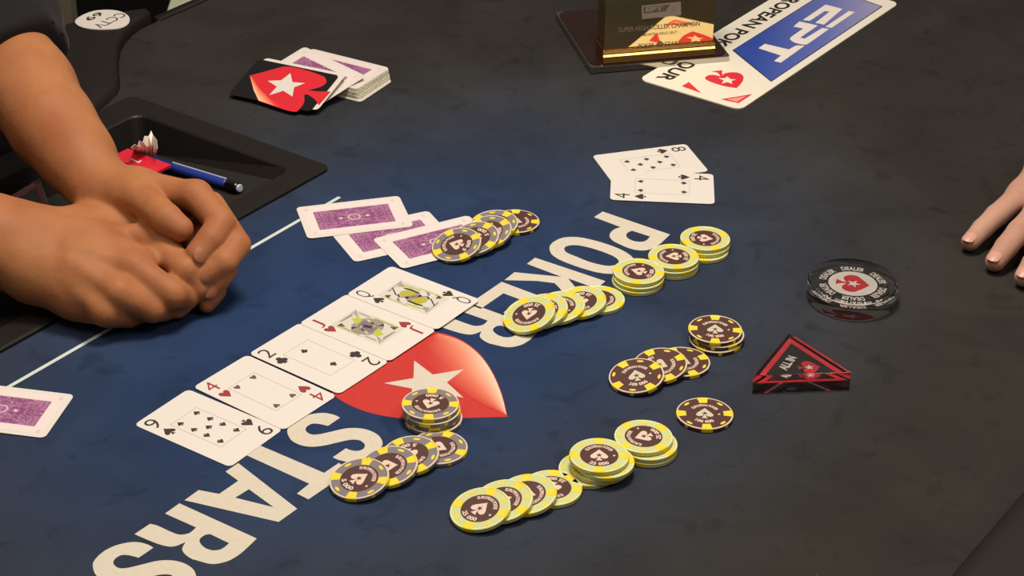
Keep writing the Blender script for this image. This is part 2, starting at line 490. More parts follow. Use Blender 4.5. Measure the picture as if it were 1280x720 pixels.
# tray opening (slightly smaller than the tray's rim)
TR_D0, TR_D1, TR_N0, TR_N1 = .60, 1.180, -1.272, -1.038
NF, NB = -.3587, -1.383
curve = [at(*p) for p in ((190, 30), (176, 37), (165, 45), (156, 55), (151, 65), (148.5, 78), (148.5, 90), (150, 102), (149.5, 112), (146, 119), (140, 125), (130, 134), (118, 143))]
felt_loop = [dn(.30, NF), dn(2.6, NF), dn(2.6, NB)] + [dn(1.6, NB)] + curve + [dn(1.10, -1.287), dn(.30, -1.287)]
hole = [dn(TR_D0, TR_N0), dn(TR_D0, TR_N1), dn(TR_D1, TR_N1), dn(TR_D1, TR_N0)]
v, f = flat([felt_loop, hole])
felt = link_mesh('felt_top', v, f, M['felt'], table)
# board under the cloth
def ring_wall(loop, z0, z1):
    n = len(loop)
    V = [(p[0], p[1], z0) for p in loop] + [(p[0], p[1], z1) for p in loop]
    return V, [(i, (i + 1) % n, n + (i + 1) % n, n + i) for i in range(n)]
bv, bf = flat([felt_loop, hole], -.0004); cv_, cf = flat([felt_loop, hole], -.06)
link_mesh('table_board', *merge([ring_wall(felt_loop, -.06, -.0004), ring_wall(hole[::-1], -.06, -.0004), (bv, bf), (cv_, [t[::-1] for t in cf])]), M['rail_side'], table)

def rail(name, inner, outer, z, parent, m=M['rail'], zb=-.05, rr=.012):
    """padded strip between an inner and an outer line (same count), rounded on top"""
    prof = [(0, zb), (0, z * .35), (.04, z * .72), (.12, z * .93), (.3, z), (.7, z), (.88, z * .93), (.96, z * .72), (1, z * .35), (1, zb)]
    n = len(inner); V = []; F = []
    for a, b in zip(inner, outer):
        for t, zz in prof:
            p = Vector(a).lerp(Vector(b), t); V.append((p.x, p.y, zz))
    k = len(prof)
    for i in range(n - 1):
        for j in range(k - 1):
            F.append((i * k + j, i * k + j + 1, (i + 1) * k + j + 1, (i + 1) * k + j))
        F.append((i * k + k - 1, i * k, (i + 1) * k, (i + 1) * k + k - 1))
    F.append(tuple(range(k))); F.append(tuple(range((n - 1) * k, n * k))[::-1])
    bm = bmesh.new(); vv = [bm.verts.new(x) for x in V]
    for q in F:
        try: bm.faces.new([vv[i] for i in q])
        except ValueError: pass
    bmesh.ops.recalc_face_normals(bm, faces=bm.faces)
    return bm_obj(name, bm, m, parent, smooth=True)
rail('padded_rail', [dn(d, NF + .0006) for d in (.3, .9, 1.1, 2.6)], [dn(d, NF + .11) for d in (.3, .9, 1.1, 2.6)], .016, table)
rail('edge_bead', [dn(2.6, NB - .0006), dn(1.33, NB - .0006)], [dn(2.6, NB - .011), dn(1.33, NB - .011)], .003, table)
ri = [c + (TN * -.0006) for c in curve]
ro = [dn(1.325, -1.402), dn(1.318, -1.408), dn(1.312, -1.412), dn(1.306, -1.418), dn(1.298, -1.424), dn(1.287, -1.430), dn(1.275, -1.436), dn(1.262, -1.440), dn(1.25, -1.443), dn(1.235, -1.446), dn(1.215, -1.45), dn(1.19, -1.455), dn(1.14, -1.46)]
rail('armrest', ri + [dn(.95, -1.2876), dn(.5, -1.2876)], ro + [dn(.95, -1.46), dn(.5, -1.46)], .012, table)

# printed lettering on the cloth -------------------------------------------------
ZP = .0002
def felt_print(name, loops, m=None, shift=None):
    ls = []
    for l in loops:
        w = [at(p[0], p[1]) for p in l]
        if shift: w = [p + shift for p in w]
        ls.append([(p.x, p.y) for p in w])
    return decal(name, ls, m or M['print_cream'], table, ZP)
S = smooth_loop
P_out = reg(660, 250, 6, [(560, 88, 1), (1065, 260, 1), (985, 335), (935, 364), (870, 380), (780, 370), (690, 335), (635, 305), (612, 275), (620, 245), (650, 220), (695, 205, 1), (495, 130, 1)])
P_hole = reg(660, 250, 6, [(780, 232, 1), (915, 275, 1), (890, 303), (850, 315), (790, 308), (745, 285), (738, 262), (752, 243)])
felt_print('printed_letter', [S(P_out), S(P_hole)])
O_out = reg(660, 250, 6, [(165, 385), (165, 345), (200, 310), (270, 283), (370, 280), (480, 300), (600, 335), (700, 375), (770, 418), (800, 460), (795, 505), (750, 538), (680, 552), (600, 555), (500, 540), (380, 505), (260, 460), (190, 420)])
O_hole = reg(660, 250, 6, [(272, 368), (290, 348), (340, 340), (400, 345), (500, 370), (600, 405), (655, 432), (680, 458), (670, 482), (620, 495), (560, 490), (460, 465), (360, 425), (290, 395)])
felt_print('printed_letter', [S(O_out), S(O_hole)])
felt_print('printed_letter', [[(668.9, 322.3), (756.7, 351.7), (746, 361), (710, 348.3), (735, 378), (719, 389), (700, 360.8), (693.3, 354.2), (672, 351.5), (630.6, 350.4), (643, 340.5), (701.7, 346.3), (658.6, 330)]])
# E, built along the line of the text
ec = at(627.1, 352.5); UP = TN; RD = -TD
def ept(r, u): p = ec + RD * r + UP * u; return (p.x, p.y)
decal('printed_letter', [[ept(0, 0), ept(.043, 0), ept(.043, .0115), ept(.0135, .0115), ept(.0135, .0285), ept(.037, .0285), ept(.037, .0395), ept(.0135, .0395), ept(.0135, .0565), ept(.043, .0565), ept(.043, .068), ept(0, .068)]], M['print_cream'], table, ZP)
R_out = reg(100, 620, 7.2, [(895, 68, 1)]) + reg(100, 530, 3.765, [(832, 540, 1), (780, 590), (740, 622), (690, 648), (620, 660), (540, 640)]) + reg(100, 620, 7.2, [(1010, 570), (950, 530), (920, 480), (950, 417, 1), (850, 455), (760, 450), (640, 410), (490, 345, 1), (630, 252, 1), (700, 270), (820, 325), (900, 350), (985, 335), (1045, 285, 1), (765, 160, 1)])
R_hole = reg(100, 530, 3.765, [(612, 519, 1), (702, 562, 1), (665, 590), (620, 595), (580, 578), (562, 548), (585, 525)])
R_shift = at(609.7, 401.1) - at(245.1, 659.6)
felt_print('printed_letter', [S(R_out), S(R_hole)], shift=R_shift)
felt_print('printed_letter', [S(R_out), S(R_hole)])
S_out = reg(340, 500, 5.144, [(438, 115, 1), (400, 97), (340, 85), (280, 88), (210, 105), (150, 135), (105, 180), (100, 215), (125, 260), (180, 290), (250, 302), (330, 295), (420, 275), (500, 258), (560, 260), (595, 285), (590, 313), (555, 328), (510, 325), (475, 312, 1), (390, 370, 1), (440, 390), (520, 402), (600, 385), (660, 345), (705, 300), (708, 265), (680, 225), (620, 195), (550, 182), (470, 185), (380, 205), (300, 222), (250, 222), (218, 200), (222, 175), (255, 155), (300, 155), (360, 168, 1)])
felt_print('printed_letter', [S(S_out)])
felt_print('printed_letter', [S(S_out)], shift=at(191.7, 685) - at(425.1, 522.4))
felt_print('printed_letter', [[(319, 554.5)] + reg(340, 500, 5.144, [(335, 470), (430, 406), (505, 455), (235, 640), (160, 603), (240, 540)]) + [(303, 567)]])
felt_print('printed_letter', [reg(100, 530, 3.765, [(745, 185), (1022, 400), (935, 462), (492, 360), (558, 312), (655, 330), (745, 268), (685, 225)]), reg(100, 530, 3.765, [(795, 308), (912, 393), (730, 348)])])
# red spade with a star, its lit side printed in orange and cream
sp_out = [(634.5, 521.5, 1), (627.5, 493), (615, 464), (598, 441), (575, 424.5), (548, 416), (515, 416), (480, 424), (452, 432, 1), (440, 437, 1), (425, 447), (412, 465), (411, 485), (425, 500), (455, 514), (495, 522.5), (540, 524, ), (590, 522.5)]
felt_print('printed_spade', [S(sp_out)], M['print_red'])
star_px = reg(400, 400, 5.12, [(603, 262), (722, 352), (922, 318), (812, 402), (918, 500), (722, 462), (590, 560), (588, 442), (410, 407), (598, 375)])
st = felt_print('printed_star', [star_px]); st.location.z = 2e-4
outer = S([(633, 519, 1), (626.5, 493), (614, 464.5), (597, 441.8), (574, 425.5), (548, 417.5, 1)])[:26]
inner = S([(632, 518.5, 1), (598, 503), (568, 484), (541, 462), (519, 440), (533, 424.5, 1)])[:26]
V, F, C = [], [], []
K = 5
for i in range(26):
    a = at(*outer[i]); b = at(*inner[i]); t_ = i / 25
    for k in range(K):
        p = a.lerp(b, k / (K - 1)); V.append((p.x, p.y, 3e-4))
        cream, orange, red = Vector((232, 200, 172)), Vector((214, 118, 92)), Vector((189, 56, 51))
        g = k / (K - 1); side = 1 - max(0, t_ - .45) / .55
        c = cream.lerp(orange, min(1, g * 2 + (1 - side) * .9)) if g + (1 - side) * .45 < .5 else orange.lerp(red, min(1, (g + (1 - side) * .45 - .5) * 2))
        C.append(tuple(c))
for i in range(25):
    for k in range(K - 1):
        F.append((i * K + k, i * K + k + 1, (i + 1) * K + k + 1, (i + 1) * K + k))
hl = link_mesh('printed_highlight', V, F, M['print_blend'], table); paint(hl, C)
# betting line, partly hidden by hands and cards
a = at(424.5, 246.5); b_ = at(14, 482) + (at(14, 482) - a) * .6
w_ = TN * .0017
link_mesh('printed_line', [tuple(p + Vector((0, 0, ZP))) for p in (a - w_, a + w_, b_ + w_, b_ - w_)], [(0, 3, 2, 1)], M['line_white'], table)

# ------------------------------------------------------------------ dealer tray (recessed)
TM = frame((0, 0, 0), TD, Z=(0, 0, 1))          # local x = along the table, local y = -across
tray = thing('dealer_tray', 'recessed black plastic dealer tray set into the felt under the clasped hands', 'tray', TM)
ot = [(TR_D0 - .006, -TR_N1 - .003), (TR_D1 + .004, -TR_N1 - .003), (TR_D1 + .004, -TR_N0 + .004), (TR_D0 - .006, -TR_N0 + .004)]
def rloop(x0, x1, y0, y1, r, n=4):
    return rrect(x1 - x0, y1 - y0, r, n, (x0 + x1) / 2, (y0 + y1) / 2)
def loft(rings, closed=False):
    n = len(rings[0]); V = [p for r in rings for p in r]; F = []
    for k in range(len(rings) - 1):
        for i in range(n):
            j = (i + 1) % n; F.append((k * n + i, k * n + j, (k + 1) * n + j, (k + 1) * n + i))
    return V, F
def zr(l, z): return [(p[0], p[1], z(p) if callable(z) else z) for p in l]
OX0, OX1, OY0, OY1 = TR_D0 - .008, TR_D1 + .003, -TR_N1 - .002, -TR_N0 + .004
IX0, IX1, IY0, IY1 = TR_D0 + .03, 1.157, 1.061, 1.243
def zf(p):   # sloping tray bottom, deeper on the dealer's side
    t = (p[1] - 1.06) / (1.235 - 1.06); return -.006 - .024 * max(0, min(1, t))
rim = loft([zr(rloop(OX0, OX1, OY0, OY1, .008), .0), zr(rloop(OX0, OX1, OY0, OY1, .008), .0025), zr(rloop(OX0 + .0015, OX1 - .0015, OY0 + .0015, OY1 - .0015, .0075), .0040),
            zr(rloop(IX0 - .0015, IX1 + .0015, IY0 - .0015, IY1 + .0015, .011), .0032), zr(rloop(IX0, IX1, IY0, IY1, .010), .0018),
            zr(rloop(IX0 + .008, IX1 - .008, IY0 + .006, IY1 - .008, .008), zf)])
link_mesh('rim', *rim, M['tray'], tray, smooth=False)
fl_l = rloop(IX0 + .008, IX1 - .008, IY0 + .006, IY1 - .008, .008)
_, ff = flat([fl_l]); link_mesh('tray_bottom', zr(fl_l, zf), ff, M['tray_floor'], tray)
def tray_z(p):   # world point -> height of the tray bottom
    return zf((0, -(p[0] * TN.x + p[1] * TN.y)))
def in_tray(px, py, h=0.0):
    z = -.015
    for _ in range(6):
        p = at(px, py, z + h); z = tray_z(p)
    return at(px, py, z + h)
# ------------------------------------------------------------------ playing cards
CL, CW, CT = .088, .0555, .0003
PIPS = {'2': [(0, 1), (0, -1)], '4': [(-1, 1), (1, 1), (-1, -1), (1, -1)],
        '8': [(-1, 1), (1, 1), (-1, 0), (1, 0), (-1, -1), (1, -1), (0, .5), (0, -.5)],
        '9': [(-1, 1), (1, 1), (-1, .33), (1, .33), (-1, -.33), (1, -.33), (-1, -1), (1, -1), (0, 0)]}
_sheet = {}
def card_sheet(parent, m='card_white', w=CW, l=CL):
    k = (m, w, l)
    if k not in _sheet:
        V, F = prism(rrect(w, l, .0042, 5), 0, CT)
        o = link_mesh('card_stock', V, F, M[m], parent); _sheet[k] = o.data; return o
    o = bpy.data.objects.new('card_stock', _sheet[k]); COL.objects.link(o); o.parent = parent; return o

def face_card(rank, suit, M4, label, group):
    """portrait frame: X right, Y up"""
    t = thing('playing_card', label, 'card', M4, group)
    card_sheet(t)
    z = CT + 6e-5
    ink = M['ink_black'] if suit != 'heart' else M['ink_red']
    for k in (0, 1):
        s = 1 if k == 0 else -1
        if (rank, suit) == ('8', 'spade') and k == 1: pass
        g = text_geo(rank, .0130 if rank != 'J' else .0104, s * -CW * .350, s * CL * .386, PI * k, z, width={'J': .0056, 'Q': .0074}.get(rank, .0086), bold=-.004)
        put('index_number', g, ink, t)
        put('suit_symbol', suit_geo(suit, .0092, .0100, s * -CW * .355, s * CL * .215, PI * k, z), ink, t)
    bw, bh = CW * .242, CL * .265
    if rank in 'QJ': bw, bh = CW * .262, CL * .272
    lw = .0003
    put('picture_frame', merge([flat([[(x0, y0), (x1, y0), (x1, y1), (x0, y1)]], z) for x0, x1, y0, y1 in
        ((-bw, bw, bh - lw, bh), (-bw, bw, -bh, -bh + lw), (-bw, -bw + lw, -bh + lw, bh - lw), (bw - lw, bw, -bh + lw, bh - lw))]), M['ink_line'], t)
    if rank in 'QJ':
        decal('court_ground', [[(-bw, -bh), (bw, -bh), (bw, bh), (-bw, bh)]], M['court_ground'], t, z + 8e-6)
        for k in (1, -1):
            for q in range(4):
                x0 = k * (bw - .0012 - q * .0016); y0 = k * (bh - .0012)
                decal('court_outline', [[(x0, y0), (x0 - k * .0006, y0), (x0 - k * (.0036 - q * .0004), y0 - k * (.0036 + q * .0018)), (x0 - k * (.0030 - q * .0004), y0 - k * (.0036 + q * .0018))]], M['ink_grey' if q % 2 else 'ink_dim'], t, z + 1.6e-5)
            decal('court_trim', [[(k * (bw - .0006), -k * bh * .8), (k * (bw - .0006), k * bh * .25), (k * (bw - .0018), k * bh * .1), (k * (bw - .0018), -k * bh * .8)]], M['ink_green'], t, z + 1.2e-5)
            decal('court_outline', [[(k * (bw - .0021), -k * bh * .75), (k * (bw - .0021), k * bh * .1), (k * (bw - .0027), k * bh * .1), (k * (bw - .0027), -k * bh * .75)]], M['ink_dim'], t, z + 1.4e-5)
    pm = ink if suit != 'heart' else M['ink_dim']
    if rank in PIPS:
        hx, hy = bw * .62, bh * (.80 if rank != '2' else .62)
        for x, y in PIPS[rank]:
            put('pip', suit_geo(suit, .0052, .0056, x * hx, y * hy, 0 if y >= 0 else PI, z), pm, t)
    return t

def traced(M4, ox, oy, s, pts):
    """image points on a card lying on the table -> the card's own frame"""
    inv = M4.inverted()
    out = []
    for p in pts:
        q = inv @ at(ox + p[0] / s, oy + p[1] / s, M4.translation.z + CT); out.append((q.x, q.y))
    return out
def twice(name, loop, m, parent, z):
    """a motif of a double-headed court picture, and its copy turned upside down"""
    for k in (1, -1):
        decal(name, [[(x * k, y * k) for x, y in loop]], m, parent, z)

def back_card(M4, label, group=None, name='playing_card', w=CW, l=CL):
    t = thing(name, label, 'card', M4, group)
    card_sheet(t)
    z = CT + 5e-5
    def ringr(w0, h0, w1, h1): return [rrect(w0, h0, .002, 2), rrect(w1, h1, .0015, 2)]
    decal('back_border', ringr(CW * .86, CL * .90, CW * .60, CL * .74), M['back_lilac'], t, z)
    for sx in (-1, 1):
        for sy in (-1, 1):
            decal('corner_mark', [rrect(.0040, .0028, .0003, 1, sx * CW * .375, sy * CL * .415)], M['back_tick'], t, z + 3e-5)
    p = decal('back_panel', [rrect(CW * .57, CL * .72, .0004, 1)], M['back_purple'], t, z)
    for sy in (-1, 1):
        decal('back_star', [star(0, sy * CL * .126, .0022)], M['card_white'], p, z + 3e-5 - 0)
    decal('back_ring', [ellipse(0, 0, .0052, n=24), ellipse(0, 0, .0042, n=24)], M['back_tick'], p, z + 3e-5)
    return t

def lay(x, y, th, z, flip):
    """fit result: corner x,y and direction of the long edge; flip: which short edge is up"""
    c = Vector((math.cos(th), math.sin(th), 0)); s = Vector((-math.sin(th), math.cos(th), 0))
    o = Vector((x, y, z)) + c * CL / 2 + s * CW / 2
    return frame(o, s if flip else -s, Z=(0, 0, 1))
BG = 'five face-up board cards laid side by side'
face_card('9', 'spade', lay(-.2616, 1.1687, -.5906, .0003, True), 'nine of spades face up, nearest of the five board cards', BG)
face_card('4', 'heart', lay(-.2274, 1.2169, -.6431, .0007, True), 'four of hearts face up between the nine and the two on the board', BG)
face_card('2', 'club', lay(-.1929, 1.2623, -.6381, .0011, True), 'two of clubs face up, middle card of the five on the board', BG)
JM = lay(-.1601, 1.3054, -.6277, .0015, True)
jk = face_card('J', 'heart', JM, 'jack of hearts face up between the two of clubs and the queen', BG)
QM = lay(-.1279, 1.3489, -.6121, .0019, True)
qn = face_card('Q', 'spade', QM, 'queen of spades face up, farthest of the five board cards, beside the letter E', BG)
zz = CT + 8e-5
def Qt(n, pts, m, k): twice(n, traced(QM, 480, 340, 12, pts), M[m], qn, zz + k * 2.5e-5)
Qt('court_robe', [(190, 390), (250, 378), (345, 430), (470, 372), (548, 380), (600, 330), (530, 290), (450, 250), (300, 235), (200, 250), (150, 300)], 'ink_pale', 0)
Qt('court_collar', [(330, 405), (470, 362), (545, 378), (520, 412), (430, 432), (350, 455)], 'ink_grey', 1)
Qt('court_hair', [(198, 348), (262, 290), (380, 262), (500, 312), (450, 350), (290, 372)], 'ink_yellow', 2)
Qt('court_outline', [(118, 240), (135, 233), (187, 338), (172, 352)], 'ink_black', 2)
Qt('court_outline', [(300, 235), (400, 254), (522, 305), (508, 326), (388, 276), (300, 252)], 'ink_black', 3)
Qt('court_outline', [(215, 385), (300, 383), (450, 362), (450, 352), (300, 372), (205, 372)], 'ink_lilac', 3)
Qt('court_trim', [(300, 192), (420, 222), (560, 270), (550, 288), (400, 240), (310, 212)], 'ink_green', 3)
Qt('court_robe', [(540, 285), (650, 302), (770, 368), (700, 392), (620, 380), (545, 345)], 'ink_pale', 1)
Qt('court_outline', [(632, 366), (668, 378), (700, 412), (660, 408)], 'ink_black', 4)
Qt('court_outline', [(240, 158), (252, 162), (112, 258), (98, 254)], 'ink_grey', 1)
Qt('court_outline', [(268, 164), (290, 165), (780, 350), (770, 358)], 'ink_pale', 1)
Qt('court_outline', [(60, 285), (112, 248), (122, 262), (78, 300)], 'ink_grey', 2)
Qt('court_outline', [(210, 205), (300, 190), (310, 202), (215, 222)], 'ink_grey', 3)
Qt('court_trim', [(186, 400), (215, 390), (240, 420), (212, 440)], 'ink_lilac', 4)
Qt('pip', [(12, 348), (108, 350), (60, 392)], 'ink_black', 2)
def Jt(n, pts, m, k): twice(n, traced(JM, 400, 370, 12, pts), M[m], jk, zz + k * 2.5e-5)
Jt('court_outline', [(285, 388), (480, 262), (490, 300), (330, 385)], 'ink_grey', 0)
Jt('court_outline', [(580, 245), (760, 318), (750, 332), (580, 262)], 'ink_grey', 0)
Jt('court_robe', [(470, 440), (560, 360), (700, 335), (840, 350), (955, 405), (960, 450), (715, 465), (690, 480), (560, 470), (470, 500)], 'ink_grey', 1)
Jt('court_robe', [(570, 440), (650, 370), (790, 380), (850, 440), (715, 465), (620, 480)], 'ink_lilac', 2)
Jt('court_sleeve', [(470, 345), (560, 318), (640, 345), (600, 400), (530, 440), (520, 385)], 'ink_green', 3)
Jt('court_outline', [(720, 380), (800, 400), (840, 450), (825, 460), (780, 415), (715, 395)], 'ink_yellow', 4)
Jt('court_outline', [(600, 455), (615, 450), (650, 510), (730, 560), (715, 570), (630, 525)], 'ink_pale', 4)
Jt('court_outline', [(640, 430), (720, 445), (712, 478), (672, 470)], 'ink_black', 5)
Jt('pip', [(250, 450), (320, 408), (385, 462)], 'ink_dim', 3)
face_card('8', 'spade', lay(.0851, 1.545, .2998, .0003, False), 'eight of spades face up, lying partly under the four of spades', 'two exposed hole cards above the letter P')
face_card('4', 'spade', lay(.0815, 1.5142, -.0571, .0008, False), 'four of spades face up overlapping the eight above the letter P', 'two exposed hole cards above the letter P')
PG = 'purple-backed cards lying face down by the grey chips'
# lower middle card first, then the two lying on it
i_ = at(438, 326); 
cB = lay(at(443.3, 328.5).x, at(443.3, 328.5).y, .455, .0004, True)
back_card(cB, 'purple-backed card mostly covered by its two face-down neighbours', PG)
back_card(lay(-.1662, 1.4385, .2730, .0009, True), 'purple-backed card face down on the white betting line, leftmost of three', PG)
back_card(lay(-.0870, 1.3915, .5089, .0009, True), 'purple-backed card face down with grey chips resting on its right end', PG)
# single card at the left edge of the frame
p0 = at(95, 491.5, .0006); p1 = at(54, 550.5, .0006)
e_ = (p0 - p1).normalized(); c_ = (p0 + p1) / 2 + Vector((-e_.y, e_.x, 0)) * CL / 2
back_card(frame((c_.x, c_.y, .0006), e_, Z=(0, 0, 1)), 'purple-backed card face down alone at the left end of the white line')

# ------------------------------------------------------------------ deck and cut card
DK = 'cards stacked in the squared stub of the deck'
d_r, d_l, d_f = at(487, 85, .0125), at(390, 60.6, .0125), at(450, 112, .0125)
X_ = (d_r - d_l).normalized(); Y_ = Vector((-X_.y, X_.x, 0))
dc = (d_r + d_l) / 2 - Y_ * CW / 2 - X_ * .0
# long side runs left to right; portrait Y = along X_
rnd = random.Random(4)
base = None
nd = 38
for i in range(nd):
    z = .0004 + i * .00032
    t_ = 1 - i / nd
    off = X_ * (.003 * t_ + (.0016 if i < 5 else 0) + rnd.uniform(-.0004, .0004)) - Y_ * (.001 * t_ + (.0012 if i < 5 else 0) + rnd.uniform(-.0003, .0003))
    p = dc + off
    Mx = frame((p.x, p.y, z), -Y_ + X_ * rnd.uniform(-.006, .006), Z=(0, 0, 1))
    if i < nd - 1:
        c = thing('playing_card', 'face-down card inside the squared stub of the deck, only its edge showing', 'card', Mx, DK)
        card_sheet(c, 'card_edge' if i >= 5 else 'card_white')
    else:
        back_card(Mx, 'purple-backed card on top of the deck stub', DK)
deck_top = .0004 + nd * .00032 + .0002

def quad_card(pts):
    """pose from measured corners [(px,py,z)...]: left, right, back order gives long axis then short axis"""
    (ax, ay, az), (bx, by, bz), (cx, cy, cz) = pts
    A, B, C_ = at(ax, ay, az), at(bx, by, bz), at(cx, cy, cz)
    return A, B, C_
# card leaning from the felt onto the deck
A, B = at(378, 57.2, .0190), at(460.5, 96.7, .0170)
X1 = (B - A).normalized(); C1 = at(407, 137, .0050)
Yd = (C1 - B); Yd = (Yd - X1 * Yd.dot(X1)).normalized()
ctr = (A + B) / 2 + Yd * CW / 2
Z1 = X1.cross(-Yd).normalized()
back_card(frame(ctr, -Yd, Z=Z1), 'purple-backed card sliding off the deck stub under the cut card')
# pale card edge under the cut card, then the cut card itself
A, B = at(331, 72.5, .0190), at(434, 93.5, .0205)
X2 = (B - A).normalized(); C2 = at(399, 140.0, .0060)
Yd = (C2 - B); Yd = (Yd - X2 * Yd.dot(X2)).normalized(); Z2 = X2.cross(-Yd).normalized()
ctr = (A + B) / 2 + Yd * CW / 2
ctr_w = ctr + Z2 * .0002
wc = thing('playing_card', 'white-edged card directly beneath the black cut card', 'card', frame(ctr_w, -Yd, Z=Z2)); card_sheet(wc)
cc_o = ctr - X2 * .0050 + Yd * .0042 + Z2 * .0007
cut = thing('cut_card', 'black cut card printed with a red spade and white star, leaning on the deck', 'card', frame(cc_o, -Yd, Z=Z2))
card_sheet(cut, 'cut_black')
CI = (frame(cc_o, -Yd, Z=Z2)).inverted()
def on_cut(pts):
    out = []
    for p in pts:
        d = (FWD + RGT * ((p[0] - 640) / FPX) + UPV * ((360 - p[1]) / FPX))
        o_ = CI @ CAMP; dd = CI.to_3x3() @ d
        t_ = (CT - o_.z) / dd.z; q = o_ + dd * t_; out.append((q.x, q.y) + tuple(p[2:]))
    return out
cs_px = reg(280, 40, 5.818, [(185, 318, 1), (430, 252, 1), (500, 255), (620, 285), (730, 325, 1), (745, 365), (700, 400), (612, 422, 1), (680, 432), (775, 432, 1), (735, 480), (690, 530, 1), (660, 490), (610, 455, 1), (585, 460), (583, 510), (550, 560), (515, 580), (430, 562, ), (250, 500, 1)])
decal('cut_card_spade', [S(on_cut(cs_px))], M['acrylic_red'], cut, CT + 5e-5)
decal('cut_card_star', [on_cut(reg(280, 40, 5.818, [(483, 300), (498, 365), (590, 372), (510, 403), (498, 470), (432, 428), (328, 460), (385, 398), (318, 355), (415, 352)]))], M['card_white'], cut, CT + 1e-4)
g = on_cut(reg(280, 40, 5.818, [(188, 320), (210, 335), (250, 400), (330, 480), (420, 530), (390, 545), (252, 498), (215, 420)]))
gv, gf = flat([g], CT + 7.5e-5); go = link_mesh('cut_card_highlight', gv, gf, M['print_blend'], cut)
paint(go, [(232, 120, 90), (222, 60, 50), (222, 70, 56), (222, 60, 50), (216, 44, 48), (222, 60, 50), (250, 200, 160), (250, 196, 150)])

# ------------------------------------------------------------------ chips
CR, CTK = .0201, .0033
def build_chip_meshes():
    R, t = CR, CTK
    V, F, ring = lathe([(0, 0), (R * .965, 0), (R, .0004), (R, t - .0004), (R * .985, t), (R * .945, t), (R * .925, t - .00025), (0, t - .00025)], 72)
    D = {}
    for kind in ('green', 'grey', 'brown'):
        me = bpy.data.meshes.new('chip_body'); me.from_pydata(V, [], F)
        me.materials.append(M['chip_' + kind]); me.materials.append(M['chip_rim_green' if kind == 'green' else 'chip_rim'])
        me.polygons.foreach_set('material_index', [1 if k in (3, 4) else 0 for k in ring])
        me.update(); D[kind] = me
    # edge insert: a C-shaped sleeve over the edge, from the top face down the side
    def insert(a0, a1, r0, o=.00006):
        n = 6; pr = [(r0, t - .00025 + o), (R * .925, t - .00025 + o), (R * .945, t + o), (R * .985, t + o), (R + o, t - .0004), (R + o, .0004), (R * .965, -.00001 + .0001)]
        V2 = []; F2 = []
        for i in range(n + 1):
            a = a0 + (a1 - a0) * i / n
            V2 += [(r * math.cos(a), r * math.sin(a), z) for r, z in pr]
        k = len(pr)
        for i in range(n):
            for j in range(k - 1): F2.append((i * k + j, i * k + j + 1, (i + 1) * k + j + 1, (i + 1) * k + j))
        return V2, F2
    def mesh(n, g, m):
        me = bpy.data.meshes.new(n); me.from_pydata(g[0], [], g[1]); me.materials.append(m); me.update(); return me
    D['spot'] = mesh('edge_spot', insert(-.20, .20, R * .66), M['chip_yellow'])
    mk = flat([[(R * .90 + R * .055 * math.cos(a) * (1 if abs(math.cos(a)) > .3 else 1), R * .135 * math.sin(a)) for a in [2 * PI * i / 8 for i in range(8)]]], t - .00025 + .00008)
    side = ([(R * 1.002 * math.cos(a), R * 1.002 * math.sin(a), z) for a in (-.07, 0, .07) for z in (.0005, t - .0005)], [(0, 2, 3, 1), (2, 4, 5, 3)])
    mk2 = ([(x * .93 if False else x - R * .075, y, z) for x, y, z in mk[0]], mk[1])
    D['mark'] = mesh('edge_mark', merge([mk2, side]), M['chip_yellow'])
    z = t - .00025 + .00006
    D['inlay'] = mesh('inlay', flat([ellipse(0, 0, R * .645, n=48)], z), M['inlay_brown'])
    z2 = z + .00005
    for kind, txt in (('green', '25 000'), ('grey', '5 000'), ('brown', '100 000')):
        m = M['inlay_silver'] if kind == 'brown' else M['inlay_pink']
        sp = spade(R * .62, R * .64)
        D['emblem_' + kind] = mesh('spade_emblem', flat([[(x, y + R * .01) for x, y in sp]], z2), m)
        D['den_' + kind] = mesh('denomination', text_geo(txt, R * .15, arc=(R * .51, -PI / 2, True), z=z2, bold=.04, width=R * .66), M['inlay_pink'])
    D['star'] = mesh('star', flat([star(0, -.0002, R * .12)], z2 + .00004), M['inlay_brown'])
    D['arc'] = mesh('arc_lettering', text_geo('EUROPEAN POKER', R * .12, arc=(R * .51, PI / 2, False), z=z2, bold=.04, width=R * 1.05), M['inlay_pink'])
    D['dot'] = mesh('inlay_mark', flat([spade(R * .10, R * .10)], z2), M['inlay_pink'])
    return D
CM = build_chip_meshes()
def inst(name, me, parent, rz=0.0, loc=None):
    o = bpy.data.objects.new(name, me); COL.objects.link(o); o.parent = parent
    o.rotation_euler = (0, 0, rz)
    if loc: o.location = loc
    return o
def chip(kind, base, tip, label, group, normal=(0, 0, 1), spot_rot=0.0, show=True):
    """base = centre of the underside; tip = direction the spade points"""
    Yt = Vector(tip)
    Z = Vector(normal).normalized(); Y = (Yt - Z * Yt.dot(Z)).normalized(); X = Y.cross(Z)
    Mx = Matrix(((X.x, Y.x, Z.x, base[0]), (X.y, Y.y, Z.y, base[1]), (X.z, Y.z, Z.z, base[2]), (0, 0, 0, 1)))
    t = thing('poker_chip', label, 'chip', Mx, group)
    inst('chip_body', CM[kind], t)
    for k in range(4):
        inst('edge_spot', CM['spot'], t, spot_rot + k * PI / 2)
        inst('edge_mark', CM['mark'], t, spot_rot + PI / 4 + k * PI / 2)
    if show:
        il = inst('inlay', CM['inlay'], t)
        em = inst('spade_emblem', CM['emblem_' + kind], il); inst('star', CM['star'], il)
        inst('arc_lettering', CM['arc'], il); inst('denomination', CM['den_' + kind], il)
        inst('inlay_mark', CM['dot'], il, 0, (CR * .5, 0, 0))
    return t
def tipdir(px, py, tx, ty):
    return (at(px + tx * 5, py + ty * 5) - at(px, py))

